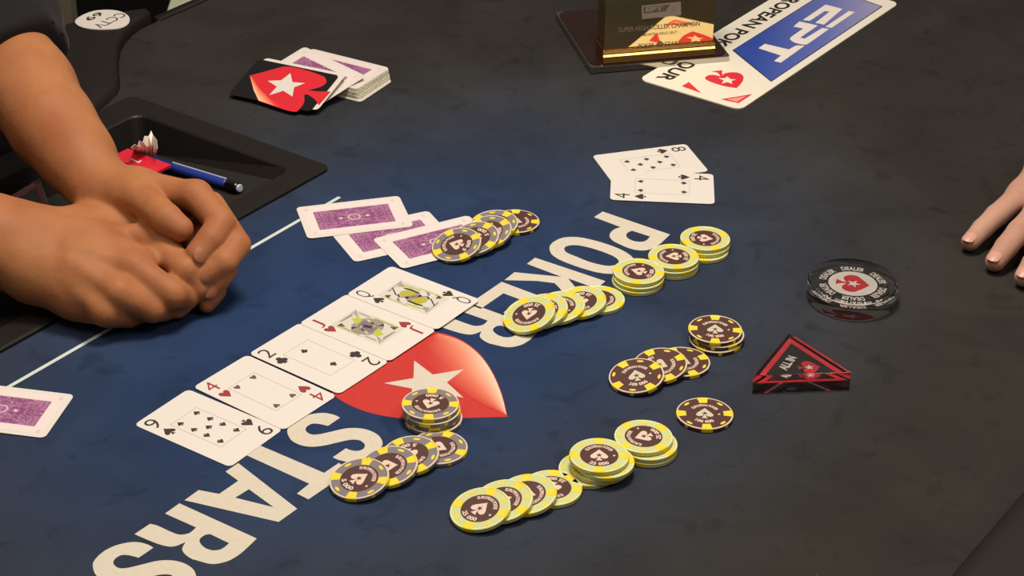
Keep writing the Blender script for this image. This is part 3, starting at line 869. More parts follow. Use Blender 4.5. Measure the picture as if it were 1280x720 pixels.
def fanned(kind, pts, tips, labels, group, base_z=0.0, spots=None, kinds=None):
    """pts: image centres of the top faces, the flat chip first; each next chip leans on the one before"""
    n = len(pts)
    t = CTK + .00012
    C = [at(*pts[0], base_z + t)] + [at(*p, base_z + .0085) for p in pts[1:]]
    d = (C[-1] - C[1] if n > 2 else C[1] - C[0]); d = (C[-1] - C[0]); d.z = 0; d.normalize()     # towards the last chip
    th = 0.0; low_prev = None
    for i, c in enumerate(C):
        if i:
            for _ in range(6):
                low = (c - C[0]).dot(d) + CR * math.cos(th_new if _ else .25)
                s = low - low_prev
                th_new = math.atan2(t * math.cos(th), max(.004, s - t * math.sin(th)))
            th = max(th, min(th_new, .42))
        low_prev = (c - C[0]).dot(d) + CR * math.cos(th)
        # place: the low rim touches the surface
        nrm = Vector((d.x * math.sin(th), d.y * math.sin(th), math.cos(th)))
        zc = base_z + CR * math.sin(th) + .0002
        top = zc + CTK * math.cos(th)
        p = at(*pts[i], top) - nrm * CTK
        chip((kinds or [kind] * n)[i], (p.x, p.y, zc), tipdir(*pts[i], *tips[i]), labels[i], group, nrm, (spots or [0] * n)[i])

def stack(kind, top_px, n, tip, offs, where, group, spot=0.0):
    """offs: image offsets of the lower chips relative to the top one, from the top down"""
    ordn = {0: 'topmost', 1: 'second from top', 2: 'third from top', 3: 'fourth from the top'}
    for i in range(n):
        z = (n - 1 - i) * (CTK + .00012) + .0002
        ox, oy = offs[i - 1] if i else (0, 0)
        topz = (n - 1) * (CTK + .00012) + .0002 + CTK
        p = at(top_px[0] + ox, top_px[1] + oy, topz)
        k = i
        name = ordn[i] if i < n - 1 else 'bottom'
        chip(kind, (p.x, p.y, z), tipdir(*top_px, *tip) if i == 0 else Vector((math.cos(i * 1.9 + top_px[0]), math.sin(i * 1.9 + top_px[0]), 0)),
             '%s chip, %s of the %s' % ({'green': 'pale green', 'grey': 'grey and yellow', 'brown': 'brown and yellow'}[kind], name, where), group, spot_rot=spot, show=(i == 0))

gA = 'grey chips fanned onto the purple-backed card'
fanned('grey', [(644, 276), (617, 279.5), (609, 289), (593, 297), (570.5, 305)], [(1, .2), (.6, .8), (-1, -.2), (-.8, .3), (-1, -.2)],
       ['brown and yellow chip under the far end of the fanned grey row', 'grey and yellow chip of the far fanned row, next to the brown chip', 'grey and yellow chip in the middle of the row by the purple-backed cards',
        'grey and yellow chip just behind the one topmost on the purple-backed card', 'grey and yellow chip lying topmost on the purple-backed card'], gA, .0, [.35, .5, .9, .2, .75], ['brown', 'grey', 'grey', 'grey', 'grey'])
gB = 'grey chips fanned beside the letters STARS'
fanned('grey', [(548, 558.5), (512, 568), (485, 582), (449, 597.5)], [(1, .3), (.3, 1), (1, 0), (1, -.35)],
       ['grey and yellow chip lying flat at the right end of the near grey row', 'grey and yellow chip second from the right in the near grey row', 'grey and yellow chip third from the right in the near grey row',
        'grey and yellow chip at the left end of the near grey row, by letter T'], gB, 0, [.1, .3, .25, .75])
stack('grey', (538, 504), 4, (-.6, 1), [(1.5, 1), (2, 0), (4, 2)], 'stack on the red spade', 'grey chips stacked on the printed red spade', .25)
gC = 'pale green chips fanned over the letters K, E and R'
fanned('green', [(748.5, 373), (725, 376.5), (698.5, 383), (677, 387.5), (661, 392)], [(1, .4), (-.5, .8), (.8, -.5), (-1, .3), (-.6, 1)],
       ['pale green chip lying flat at the right end of the row on letter K', 'pale green chip second from the right in the row on letter K', 'pale green chip in the middle of the row on letter K',
        'pale green chip second from the left in the row on letter K', 'pale green chip at the left end of the row over K, on letter R'], gC, 0, [.2, .4, .1, .6, .5])
stack('green', (798.5, 338.5), 3, (-1, -.2), [(0, 1.5), (-1, 2)], 'stack beside the letter O', 'pale green chips stacked beside the letter O', .2)
stack('green', (842, 320), 3, (-1, 0), [(0, 1), (0, 1)], 'stack beside the letter P', 'pale green chips stacked beside the letter P', .1)
stack('green', (881.5, 297.5), 3, (1, .1), [(0, 1), (-1, 3.5)], 'farthest stack, right of letter P', 'pale green chips in the farthest stack', .6)
gD = 'brown chips fanned left of the clear triangle'
fanned('brown', [(853.5, 451.5), (824.5, 455.5), (795.5, 469)], [(1, .3), (1, .3), (-.3, -1)],
       ['brown and yellow chip lying flat at the right of the brown row of three', 'brown and yellow chip in the middle of the brown row of three', 'brown and yellow chip leaning topmost at the left of the brown row of three'], gD, 0, [.9, .9, .45])
stack('brown', (894, 411), 3, (0, -1), [(3, .5), (1.5, 2)], 'stack of three behind the brown row', 'brown chips stacked above the brown row', 0.0)
p = at(881, 516.3, .0035)
chip('brown', (p.x, p.y, .0002), tipdir(881, 516, .02, -1), 'brown and yellow chip lying alone, nearest of the brown chips', 'single brown chip', spot_rot=.1)
gE = 'pale green chips fanned nearest the camera'
fanned('green', [(690, 609), (658, 617), (628, 625), (600, 635)], [(-.5, 1), (1, .2), (1, -.2), (1, -.5)],
       ['pale green chip lying flat at the right end of the nearest row', 'pale green chip second from the right in the nearest row', 'pale green chip second from the left in the nearest row',
        'pale green chip at the left end of the nearest row'], gE, 0, [.2, .3, .5, .4])
stack('green', (749, 568.5), 4, (0, -1), [(7, 2), (2, 1), (-13, 1)], 'slipped near stack of four', 'pale green chips in the slipped near stack', 0.0)
stack('green', (804.5, 545), 3, (-1, .2), [(6, 3.5), (6, 4)], 'near stack right of the slipped one', 'pale green chips at the right end of the near row', .35)

# ------------------------------------------------------------------ dealer button
H, DR = .017, .0347
p = at(1066.5, 350, H)
tipv = tipdir(1066, 351, 1, .13); tipv.z = 0
X = Vector((tipv.y, -tipv.x, 0)).normalized()
db = thing('dealer_button', 'round clear acrylic dealer button with a red spade on white inside', 'button', frame((p.x, p.y, .0002), X, Z=(0, 0, 1)))
V, F, _ = lathe([(0, 0), (DR - .0012, 0), (DR, .0012), (DR, H - .0012), (DR - .0012, H), (0, H)], 96)
o = link_mesh('acrylic_body', V, F, M['acrylic'], db)
zm = H * .48
V, F, _ = lathe([(0, zm), (.0280, zm), (.0280, zm + .0005), (0, zm + .0005)], 64)
ins = link_mesh('printed_disc', V, F, M['acrylic_black'], db)
for sgn, zz_ in ((1, zm + .0006), (-1, zm - .0001)):
    def side(g): return g if sgn > 0 else ([(-x, y, z) for x, y, z in g[0]], [tuple(reversed(f)) for f in g[1]])
    put('white_disc', side(flat([ellipse(0, 0, .0188, n=48)], zz_)), M['acrylic_white'], ins)
    put('red_spade', side(flat([[(x, y - .0004) for x, y in logo_spade(.0265)]], zz_ + sgn * 5e-5)), M['acrylic_red'], ins)
    put('white_star', side(flat([star(0, .0006, .0058)], zz_ + sgn * 1e-4)), M['acrylic_white'], ins)
    for k in range(6):
        put('lettering', side(text_geo('DEALER', .0052, arc=(.0234, k * PI / 3 + .1, False), z=zz_ + sgn * 5e-5, bold=.03, width=.0180)), M['acrylic_white'], ins)

# ------------------------------------------------------------------ all-in triangle buttons
def all_in(cx, cy, z, a, b, c, label, h=.0150, tilt=None):
    """a, b front-left and front-right corners, c apex (world xy)"""
    A, B, C_ = Vector(a[:2]), Vector(b[:2]), Vector(c[:2]); cen = (A + B + C_) / 3
    ex = (B - A).normalized()
    Mx = frame((cen.x, cen.y, z), (ex.x, ex.y, 0), Z=tilt or (0, 0, 1))
    t = thing('all_in_button', label, 'button', Mx)
    R2 = frame((cen.x, cen.y, 0), (ex.x, ex.y, 0), Z=(0, 0, 1)).inverted()
    L = [(R2 @ Vector((q.x, q.y, 0))) for q in (A, B, C_)]; L = [(q.x, q.y) for q in L]
    link_mesh('acrylic_body', *prism(L, 0, h, .0006), M['acrylic'], t)
    def sh(k): return [(x * k, y * k) for x, y in L]
    zm = h * .50
    i_ = link_mesh('printed_triangle', *prism(sh(.93), zm, zm + .0005), M['acrylic_red'], t)
    for sg, z0 in ((1, zm + .00057), (-1, zm - .00007)):
        def side(g): return g if sg > 0 else (g[0], [tuple(reversed(f)) for f in g[1]])
        put('black_field', side(flat([sh(.73)], z0)), M['acrylic_black'], i_)
        # spade on the right, lettering along the left edge reading towards the apex
        sp = [(y * 1.0, -x * 1.0) for x, y in logo_spade(.0165)]
        put('red_spade', side(flat([[(x + .0070, y - .0058) for x, y in sp]], z0 + sg * 5e-5)), M['acrylic_red'], i_)
        put('white_star', side(flat([star(.0074, -.0058, .0036)], z0 + sg * 1e-4)), M['acrylic_white'], i_)
        ang = math.atan2(L[2][1] - L[0][1], L[2][0] - L[0][0])
        put('lettering', side(text_geo('ALL IN', .0062, -.0072, .0010, ang, z0 + sg * 5e-5, width=.0200, bold=.04)), M['acrylic_white'], i_)
    return t
ht = .0150
a, b, c = at(942, 470, ht), at(1064, 465.5, ht), at(986.5, 416, ht)
all_in(0, 0, .0002, a, b, c, 'clear triangular acrylic button with red border and ALL IN lettering on the felt')
# ------------------------------------------------------------------ placard
O_, R_ = at(925, 139), at(1120, 8); ee = (R_ - O_).normalized(); ss = Vector((-ee.y, ee.x, 0))
PLM = frame((O_.x, O_.y, .0003), ee, Z=(0, 0, 1))
pl = thing('placard', 'large white plastic placard with a blue panel and EPT lettering under the trophy base', 'placard', PLM)
PW, PLn, PT = .1110, .3245, .0012
link_mesh('placard_sheet', *prism(rrect(PLn, PW, .009, 6, PLn / 2, PW / 2), 0, PT), M['panel_white'], pl)
PI_ = PLM.inverted()
def on_pl(pts):
    out = []
    for p in pts:
        q = PI_ @ at(p[0], p[1], .0003 + PT); out.append((q.x, q.y) + tuple(p[2:]))
    return out
zp = PT + 6e-5
panel = [(.1155, .0735), (.0740, .0085), (.3040, .0115), (.345 - .03, .0300), (.3170, .0735)]
panel = [(.1155, .0740), (.0735, .0090), (.3035, .0105), (.3145, .0740)]
decal('panel_edge', [[(.1130, .0752), (.0712, .0078), (.3050, .0092), (.3165, .0752)]], mat('panel_edge', (52, 54, 92), .5), pl, zp)
bp_ = decal('blue_panel', [panel], M['placard_blue'], pl, zp + 4e-5)
def E_(l): return on_pl(reg(935, 0, 8.473, l))
for l in ([(820, 50), (1000, 95), (805, 262), (712, 243), (865, 125), (812, 118), (655, 222), (578, 215)], [(1068, 118), (1130, 130), (885, 297), (820, 285)]):
    decal('printed_letter', [E_(l)], M['panel_letter'], bp_, zp + 1e-4)
decal('printed_letter', [S(E_([(545, 228, 1), (740, 272, 1), (552, 400, 1), (600, 412, 1), (785, 298, 1), (858, 308, 1), (645, 458), (610, 472), (560, 470), (485, 448), (450, 420), (455, 395), (585, 303, 1), (480, 283, 1)]), 4)], M['panel_letter'], bp_, zp + 1e-4)
decal('printed_letter', [E_([(178, 465), (432, 525), (510, 482), (600, 485), (348, 665), (275, 648), (350, 590), (110, 512)])], M['panel_letter'], bp_, zp + 1e-4)
put('lettering', text_geo('EUROPEAN POKER TOUR', .0138, .1545, .0925, PI, zp, width=.285, bold=.03), M['ink_jet'], pl)
def C_e(l): return on_pl(reg(795, 60, 8.473, l))
decal('red_spade', [S(C_e([(1065, 425, 1), (940, 405), (820, 370), (750, 340), (732, 315), (760, 292), (820, 285), (890, 300, 1), (880, 275), (850, 258), (790, 248, 1), (915, 235, 1), (912, 260), (915, 290, 1), (940, 270), (1000, 258), (1080, 262), (1130, 290), (1138, 330), (1110, 380)]))], M['placard_red'], pl, zp)
decal('white_star', [C_e([(968, 302), (1000, 330), (1060, 335), (1012, 348), (1020, 382), (968, 362), (905, 378), (930, 345), (872, 318), (940, 322)])], M['panel_white'], pl, zp + 4e-5)
decal('red_triangle', [C_e([(482, 405), (560, 360), (692, 478)])], M['placard_red'], pl, zp)
decal('outlined_triangle', [C_e([(895, 543), (1235, 488), (1085, 585)])], M['placard_red'], pl, zp)
decal('outlined_triangle', [C_e([(960, 545), (1170, 508), (1070, 572)])], M['placard_pink'], pl, zp + 4e-5)

# ------------------------------------------------------------------ trophy
a, b = at(738, 93.3), at(917.2, 78.2)
fx = (b - a).normalized(); BM = frame((a.x, a.y, 0), fx, Z=(0, 0, 1))
tr = thing('trophy', 'polished gold block trophy on a dark mahogany base with a chrome edge, behind the placard', 'trophy', BM)
BW, BH, BZ = .1394, .0064, .0010
link_mesh('base_trim', *prism(rloop(0, BW, 0, BW, .003), BZ, BZ + BH, .0006), M['chrome'], tr)
bz = BZ + BH
link_mesh('base_top', *prism(rloop(.0012, BW - .0012, .0012, BW - .0012, .012, 5), bz - .0003, bz + .0008, .0008), M['mahogany'], tr)
for x, y in ((.012, .012), (BW - .05, .05), (.012, BW - .012), (BW - .04, BW - .012)):
    if x > .05 and y < .1: continue
    link_mesh('foot', *prism(ellipse(x, y, .006, n=16), 0.00005, BZ), M['rubber'], tr)
bz += .0008
BX0, BX1, BY0 = .0135, .1250, .0030
bl = link_mesh('block', *prism([(BX0 + .001, BY0 + .007), (BX1 - .001, BY0 + .007), (BX1 - .001, BY0 + .030), (BX0 + .001, BY0 + .030)], bz, bz + .15), M['gold'], tr)
link_mesh('mirror_plate', *box_geo(BX0 + .0015, BX1 - .0015, BY0 + .0058, BY0 + .0075, bz + .0125, bz + .149), M['gold_mirror'], tr)
# stepped mouldings with rounded fronts
def moulding(y0, z0, z1, n=6):
    r = (z1 - z0) / 2; V = []; F = []
    e = .0005; sl = (z1 - z0) * .42
    prof = [(BY0 + .03, z0), (y0 + e, z0), (y0, z0 + e), (y0 + sl, z1 - e * 1.5), (y0 + sl + e * .6, z1 - e * .5), (y0 + sl + e * 2, z1), (BY0 + .03, z1)]
    for x in (BX0, BX1): V += [(x, y, z) for y, z in prof]
    k = len(prof)
    for i in range(k): F.append((i, (i + 1) % k, k + (i + 1) % k, k + i))
    F.append(tuple(range(k))[::-1]); F.append(tuple(range(k, 2 * k)))
    bm = bmesh.new(); vv = [bm.verts.new(x) for x in V]
    for q in F: bm.faces.new([vv[i] for i in q])
    bmesh.ops.recalc_face_normals(bm, faces=bm.faces)
    return bm
bm_obj('moulding', moulding(BY0, bz + .0001, bz + .0060), M['gold'], tr)
bm_obj('moulding', moulding(BY0 + .0012, bz + .0060, bz + .0090), M['gold'], tr)
bm_obj('moulding', moulding(BY0 + .0020, bz + .0090, bz + .0125), M['gold'], tr)
# engraving on the mirror, in base coordinates
BI = BM.inverted()
yf = BY0 + .0058 - .00008
def on_front(px, py):
    d = BI.to_3x3() @ (FWD + RGT * ((px - 640) / FPX) + UPV * ((360 - py) / FPX)); o_ = BI @ CAMP
    q = o_ + d * ((yf - o_.y) / d.y); return (q.x, q.z)
def front_geo(g, dy=0.0):
    return [(x, yf - dy, z) for x, z, _ in g[0]], g[1]
tl = [on_front(*p) for p in ((802, 7), (851, 2), (851.5, 19), (802.5, 24))]
put('engraved_tile', front_geo(flat([tl])), M['engrave_light'], bl)
t2 = [on_front(*p) for p in ((804, 9), (838, 5.5), (832, 14), (805, 17))]
put('engraved_field', front_geo(flat([t2]), 5e-5), M['ink_dim'], bl)
c1 = on_front(818, 11.2); put('engraved_lettering', front_geo(text_geo('EPT', .0042, c1[0], c1[1], .0, width=.017, bold=.05), 1e-4), M['engrave_light'], bl)
c1 = on_front(843, 11); put('engraved_ring', front_geo(flat([ellipse(c1[0], c1[1], .0026, n=20), ellipse(c1[0], c1[1], .0018, n=20)]), 5e-5), M['engrave'], bl)
for s_, px, py, hh, ww in (('SUPER HIGH ROLLER CHAMPION', 824, 33.5, .0046, .081), ('MONTE CARLO 2017', 825, 42, .0026, .034), ('POKER', 808, 56.5, .0036, .0165), ('STARS', 841, 54, .0036, .0165)):
    c1 = on_front(px, py); put('engraved_lettering', front_geo(text_geo(s_, hh, c1[0], c1[1], .0, width=ww, bold=.02)), M['engrave'], bl)
c1 = on_front(825, 56); put('engraved_spade', front_geo(flat([[(x + c1[0], y + c1[1]) for x, y in logo_spade(.0085)]])), M['engrave'], bl)

# ------------------------------------------------------------------ things in and by the tray
p, q = in_tray(214, 209, .0056), in_tray(284, 230.5, .0056)
pen = thing('pen', 'blue ballpoint pen with a black cap lying in the tray behind the hands', 'pen', Matrix.Identity(4))
d_ = (q - p).normalized(); q2 = q + d_ * .0150; p2 = p - d_ * .045
put('barrel', bar_between(p2, q, .0042), M['pen_blue'], pen).data.polygons.foreach_set('use_smooth', [True] * 100)
put('cap', bar_between(q, q2, .0047), M['pen_black'], pen)
put('end_plug', bar_between(q2, q2 + d_ * .0025, .0036), M['pen_clear'], pen)
u_ = Vector((0, 0, .0036)) + d_.cross(Vector((0, 0, 1))) * -.0022
put('clip', bar_between(p + u_ + d_ * .0, q + u_ - d_ * .004, .0010, 8), M['pen_clear'], pen)  # highlight line along the barrel, painted in as a thin pale strip
# red packet
pk = [at(x, y, -.004) for x, y in ((138, 196), (160, 185.5), (213.5, 206), (192, 217), )]
V = [tuple(x) for x in pk] + [tuple(x + Vector((0, 0, -.0025))) for x in pk]
packet = thing('packet', 'shiny red plastic packet lying in the tray between wrist and pen', 'packet', Matrix.Identity(4))
link_mesh('wrapper', V, [(0, 3, 2, 1), (4, 5, 6, 7), (0, 1, 5, 4), (1, 2, 6, 5), (2, 3, 7, 6), (3, 0, 4, 7)], M['packet_red'], packet)
mk_ = [at(x, y, -.0038) for x, y in ((162.5, 199), (165, 198.5), (173, 202), (176, 200), (177, 201.5), (173.5, 203.8))]
link_mesh('printed_mark', [tuple(x) for x in mk_], [(0, 1, 2, 5), (5, 2, 3, 4)], M['card_white'], packet)
# crumpled pleated paper
pp = thing('paper_scrap', 'crumpled pleated scrap of white paper standing in the tray', 'paper', Matrix.Identity(4))
foot_ = at(186, 199, -.014); V = []; F = []
tops = [(163.5, 185), (168.5, 180.5), (172, 183), (174.5, 176), (179, 177.5), (181, 170), (186, 170), (189, 163), (191, 168), (195.5, 175), (196.5, 186)]
bots = [(168, 189), (172, 190.5), (175, 192), (178, 193), (181, 194.5), (184, 195.5), (187, 196.5), (189, 197), (191, 197), (193.5, 196.5), (195, 195)]
for i, (t_, b_) in enumerate(zip(tops, bots)):
    dz = .004 if i % 2 else 0.0
    V.append(tuple(at(*b_, -.010 + dz * .5))); m_ = ((t_[0] + b_[0]) / 2, (t_[1] + b_[1]) / 2); V.append(tuple(at(*m_, .004 + dz))); V.append(tuple(at(*t_, .014 + dz * .6)))
for i in range(len(tops) - 1):
    a0 = i * 3; b0 = (i + 1) * 3
    F += [(a0, b0, b0 + 1, a0 + 1), (a0 + 1, b0 + 1, b0 + 2, a0 + 2)]
paper = link_mesh('pleated_sheet', V, F, M['paper'], pp)
sm = paper.modifiers.new('thickness', 'SOLIDIFY'); sm.thickness = .0003
# all-in button lying in the tray between the two arms
z0 = -.012
all_in(0, 0, z0, at(-25, 268, z0 + .015), at(66, 268, z0 + .015), at(50, 222, z0 + .015), 'second clear ALL IN triangle, half hidden in the tray between the two forearms')
# sticker on the armrest
st_px = smooth_loop([(94, 28.5), (97, 23), (108, 17), (122, 13.2), (140, 12.8), (153, 15.5), (161, 21), (161.5, 28), (155, 33.5), (143, 36.3), (120, 36.8), (102, 34)], 4)
SM = frame(tuple(at(128, 25, .0128)), tuple(at(160, 10, .0128) - at(110, 38, .0128)), Z=(0, 0, 1))
stk = thing('cctv_sticker', 'round white label reading CCTV stuck on the black armrest', 'sticker', SM)
si = SM.inverted(); lp = []
for x, y in st_px:
    q = si @ at(x, y, .0128); lp.append((q.x, q.y))
link_mesh('label_disc', *prism(lp, -.0005, .0004), M['card_white'], stk)
def on_s(px, py): q = si @ at(px, py, .0132); return q.x, q.y
ux = at(122, 33, .0132) - at(151, 18.5, .0132); ul = si.to_3x3() @ ux
aa = math.atan2(ul.y, ul.x)
cx_, cy_ = on_s(137.5, 25.5)
put('lettering', text_geo('CCTV', .0115, cx_, cy_, aa, .0005, width=ux.length * 1.15, bold=.0), M['ink_black'], stk)
cx_, cy_ = on_s(117.5, 20.6)
put('lettering', text_geo('69', .0085, cx_, cy_, aa, .0005, width=.022, bold=.02), M['ink_black'], stk)
# things beyond the table
def upright(name, px0, px1, py, depth_d, z0, z1, m, label, cat):
    a, b = at(px0, py, 0), at(px1, py, 0)
    w = (b - a); o_ = thing(name, label, cat, frame((a.x, a.y, z0), w, Z=(0, 0, 1)))
    link_mesh('shaft', *prism([(0, 0), (w.length, 0), (w.length, .03), (0, .03)], 0, z1 - z0, .001), m, o_)
    link_mesh('foot_plate', *prism([(-.03, -.03), (w.length + .03, -.03), (w.length + .03, .08), (-.03, .08)], 0, .006), m, o_)
    return o_
upright('metal_post', 54, 88, 2, 0, -.75, .34, M['post'], 'grey-brown square post standing behind the armrest at the top left', 'post')
g = [at(207, 14, -.30), at(214, -6, -.30), at(330, -60, -.30), at(262, -8, -.30)]
seat = thing('stool', 'pale green stool seat seen past the far table edge at the top left', 'stool', Matrix.Identity(4))
lo = [(x.x, x.y) for x in (at(206.5, 14.5, -.30), at(275, -14, -.30), at(290, -50, -.30), at(219, -30, -.30))]
link_mesh('cushion', *prism(lo, -.36, -.30, .01), M['pale_green'], seat)
cx_ = sum(x for x, _ in lo) / 4; cy_ = sum(y for _, y in lo) / 4
put('column', bar_between((cx_, cy_, -.74), (cx_, cy_, -.36), .02), M['post'], seat)
link_mesh('foot_plate', *prism(ellipse(cx_, cy_, .09), -.75, -.735, .004), M['post'], seat)

# ------------------------------------------------------------------ bodies: smooth surfaces grown over tapered bones
def grow(prims, h=.0015, block=16, extra=None):
    """prims: (a, b, ra, rb, k[, squash]) blended one after another; returns verts, quads by sparse surface nets"""
    P = [(np.array(a, float), np.array(b, float), ra, rb, k) for a, b, ra, rb, k in prims]
    lo = np.min([np.minimum(a, b) - max(ra, rb) for a, b, ra, rb, k in P], 0) - 4 * h
    hi = np.max([np.maximum(a, b) + max(ra, rb) for a, b, ra, rb, k in P], 0) + 4 * h
    def prim_d(X, p):
        a, b, ra, rb, k = p
        ab = b - a; L2 = max(ab @ ab, 1e-12)
        t = np.clip(((X - a) @ ab) / L2, 0, 1)
        return np.linalg.norm(X - a - t[:, None] * ab, axis=1) - (ra + (rb - ra) * t)
    def field(X, sel):
        d = None
        for i in sel:
            e = prim_d(X, P[i])
            if d is None: d = e
            else:
                k = P[i][4]; hh = np.maximum(k - np.abs(d - e), 0) / k
                d = np.minimum(d, e) - hh * hh * k * .25
        if extra is not None: d = extra(X, d)
        return d
    bs = block * h; nb = np.ceil((hi - lo) / bs).astype(int)
    g = np.stack(np.meshgrid(*[np.arange(n) for n in nb], indexing='ij'), -1).reshape(-1, 3)
    cen = lo + (g + .5) * bs
    D = np.stack([prim_d(cen, p) for p in P], 1)
    rad = bs * .87
    near = D.min(1); act = np.abs(near) < rad + .006
    # surfaces are where the union is near zero; keep blocks whose nearest bone surface may cross
    act &= near > -rad - .006
    cells, pos = [], []
    gi = np.stack(np.meshgrid(*[np.arange(block + 1)] * 3, indexing='ij'), -1).reshape(-1, 3)
    edges = [((0, 0, 0), (1, 0, 0)), ((0, 1, 0), (1, 1, 0)), ((0, 0, 1), (1, 0, 1)), ((0, 1, 1), (1, 1, 1)),
             ((0, 0, 0), (0, 1, 0)), ((1, 0, 0), (1, 1, 0)), ((0, 0, 1), (0, 1, 1)), ((1, 0, 1), (1, 1, 1)),
             ((0, 0, 0), (0, 0, 1)), ((1, 0, 0), (1, 0, 1)), ((0, 1, 0), (0, 1, 1)), ((1, 1, 0), (1, 1, 1))]
    quads = []
    NX = (nb * block + 2)
    def key(c): return (c[:, 0] * NX[1] + c[:, 1]) * NX[2] + c[:, 2]
    for bi in np.nonzero(act)[0]:
        sel = np.nonzero(D[bi] < rad + max(.02, near[bi] + rad) + .012)[0]
        X = lo + (g[bi] * block + gi) * h
        d = field(X, sel).reshape((block + 1,) * 3)
        s = d < 0
        if s.all() or not s.any(): continue
        acc = np.zeros((block,) * 3 + (3,)); cnt = np.zeros((block,) * 3)
        for e0, e1 in edges:
            a = d[e0[0]:block + e0[0], e0[1]:block + e0[1], e0[2]:block + e0[2]]
            b = d[e1[0]:block + e1[0], e1[1]:block + e1[1], e1[2]:block + e1[2]]
            m = (a < 0) != (b < 0)
            t = np.where(m, a / np.where(m, a - b, 1), 0)
            for ax in range(3):
                acc[..., ax] += np.where(m, e0[ax] + t * (e1[ax] - e0[ax]), 0)
            cnt += m
        ii = np.argwhere(cnt > 0)
        if not len(ii): continue
        v = acc[tuple(ii.T)] / cnt[tuple(ii.T)][:, None]
        gc = ii + g[bi] * block
        cells.append(key(gc + 1)); pos.append(lo + (gc + v) * h)
        # faces: for each sign-changing edge at the low corner of a cell
        for ax in range(3):
            o1, o2 = [(1, 2), (2, 0), (0, 1)][ax]
            sl0 = [slice(0, block)] * 3; sl1 = list(sl0); sl1[ax] = slice(1, block + 1)
            a = d[tuple(sl0)]; b = d[tuple(sl1)]
            m = (a < 0) != (b < 0)
            jj = np.argwhere(m)
            if not len(jj): continue
            inside = a[tuple(jj.T)] < 0
            c0 = jj + g[bi] * block + 1
            u = np.zeros(3, int); u[o1] = 1; w = np.zeros(3, int); w[o2] = 1
            q = np.stack([key(c0 - u - w), key(c0 - w), key(c0), key(c0 - u)], 1)
            q[~inside] = q[~inside][:, ::-1]
            quads.append(q)
    cells = np.concatenate(cells); pos = np.concatenate(pos); quads = np.concatenate(quads)
    o = np.argsort(cells); cs = cells[o]
    ix = np.searchsorted(cs, quads); ix = np.clip(ix, 0, len(cs) - 1)
    ok = (cs[ix] == quads).all(1)
    q = o[ix[ok]]
    # light smoothing keeps creases but removes stair steps
    V = pos.copy()
    for _ in range(3):
        s_ = np.zeros_like(V); c_ = np.zeros(len(V))
        for a, b in ((0, 1), (1, 2), (2, 3), (3, 0)):
            np.add.at(s_, q[:, a], V[q[:, b]]); np.add.at(c_, q[:, a], 1)
            np.add.at(s_, q[:, b], V[q[:, a]]); np.add.at(c_, q[:, b], 1)
        V = np.where(c_[:, None] > 0, V * .5 + .5 * s_ / np.maximum(c_, 1)[:, None], V)
    return V, q

def mesh_np(name, V, Q, m, parent):
    me = bpy.data.meshes.new(name)
    me.vertices.add(len(V)); me.vertices.foreach_set('co', V.astype(np.float32).ravel())
    me.loops.add(len(Q) * 4); me.loops.foreach_set('vertex_index', Q.astype(np.int32).ravel())
    me.polygons.add(len(Q)); me.polygons.foreach_set('loop_start', np.arange(0, len(Q) * 4, 4, dtype=np.int32))
    me.polygons.foreach_set('use_smooth', [True] * len(Q))
    me.materials.append(m); me.update(calc_edges=True); me.validate()
    o = bpy.data.objects.new(name, me); COL.objects.link(o); o.parent = parent
    return o

def J(px, py, zmm):
    return at(px, py, zmm / 1000)
def chain(out, pts, k, kfirst=None):
    """pts: (point, radius mm)"""
    for i in range(len(pts) - 1):
        (a, ra), (b, rb) = pts[i], pts[i + 1]
        out.append((tuple(a), tuple(b), ra / 1000, rb / 1000, (kfirst if (i == 0 and kfirst) else k)))

def fingernail(parent, tip, prev, up, r, m, w=.0054, l=.0062, fwd=.0008):
    """small curved plate on the back of a fingertip"""
    d = (Vector(tip) - Vector(prev)).normalized(); u = Vector(up); u = (u - d * u.dot(d)).normalized(); s = d.cross(u)
    V = []; F = []; n, k = 6, 6
    for i in range(n + 1):
        for j in range(k + 1):
            a = (i / n - .5) * 2; b = (j / k - .5) * 2
            ww = w * (1 - .35 * max(0, -b) ** 3 - .45 * max(0, b) ** 4)
            ang = a * ww / r
            x = math.sin(ang) * r; zz_ = math.cos(ang) * r
            V.append(tuple(Vector(tip) + d * (b * l + fwd - abs(a) ** 2 * .0008 * b) + s * x + u * (zz_ + .00025 - .0010 * max(0, b) ** 2)))
    for i in range(n):
        for j in range(k):
            F.append((i * (k + 1) + j, (i + 1) * (k + 1) + j, (i + 1) * (k + 1) + j + 1, i * (k + 1) + j + 1))
    return link_mesh('fingernail', V, F, m, parent, smooth=True)

# ---- the dealer: two bare forearms, clasped hands, black short-sleeved shirt
dealer = thing('person', 'person at the left in a black short-sleeved shirt resting clasped hands on the table edge', 'person', Matrix.Identity(4))
B = []
# far arm
shA, elA = Vector((-.80, 1.97, .32)), J(-14, 30, 125)
wrA = J(122, 233, 58)
chain(B, [(shA, 46), (elA, 38)], .02)
chain(B, [(elA, 38), (J(36, 112, 95), 35), (J(66, 158, 82), 31.5), (J(96, 196, 70), 26.5), (wrA, 23)], .02)
# chest and shoulders, hidden under the shirt
B.append(((-.80, 1.90, .30), (-.86, 1.45, .28), .085, .085, .05))
shB, elB = Vector((-.78, 1.42, .26)), Vector((-.60, 1.385, .075))
chain(B, [(shB, 50), (elB, 41)], .02)
# near arm
chain(B, [(elB, 41), (J(-60, 300, 48), 36), (J(-5, 303, 44), 32), (J(40, 310, 40), 29)], .02)
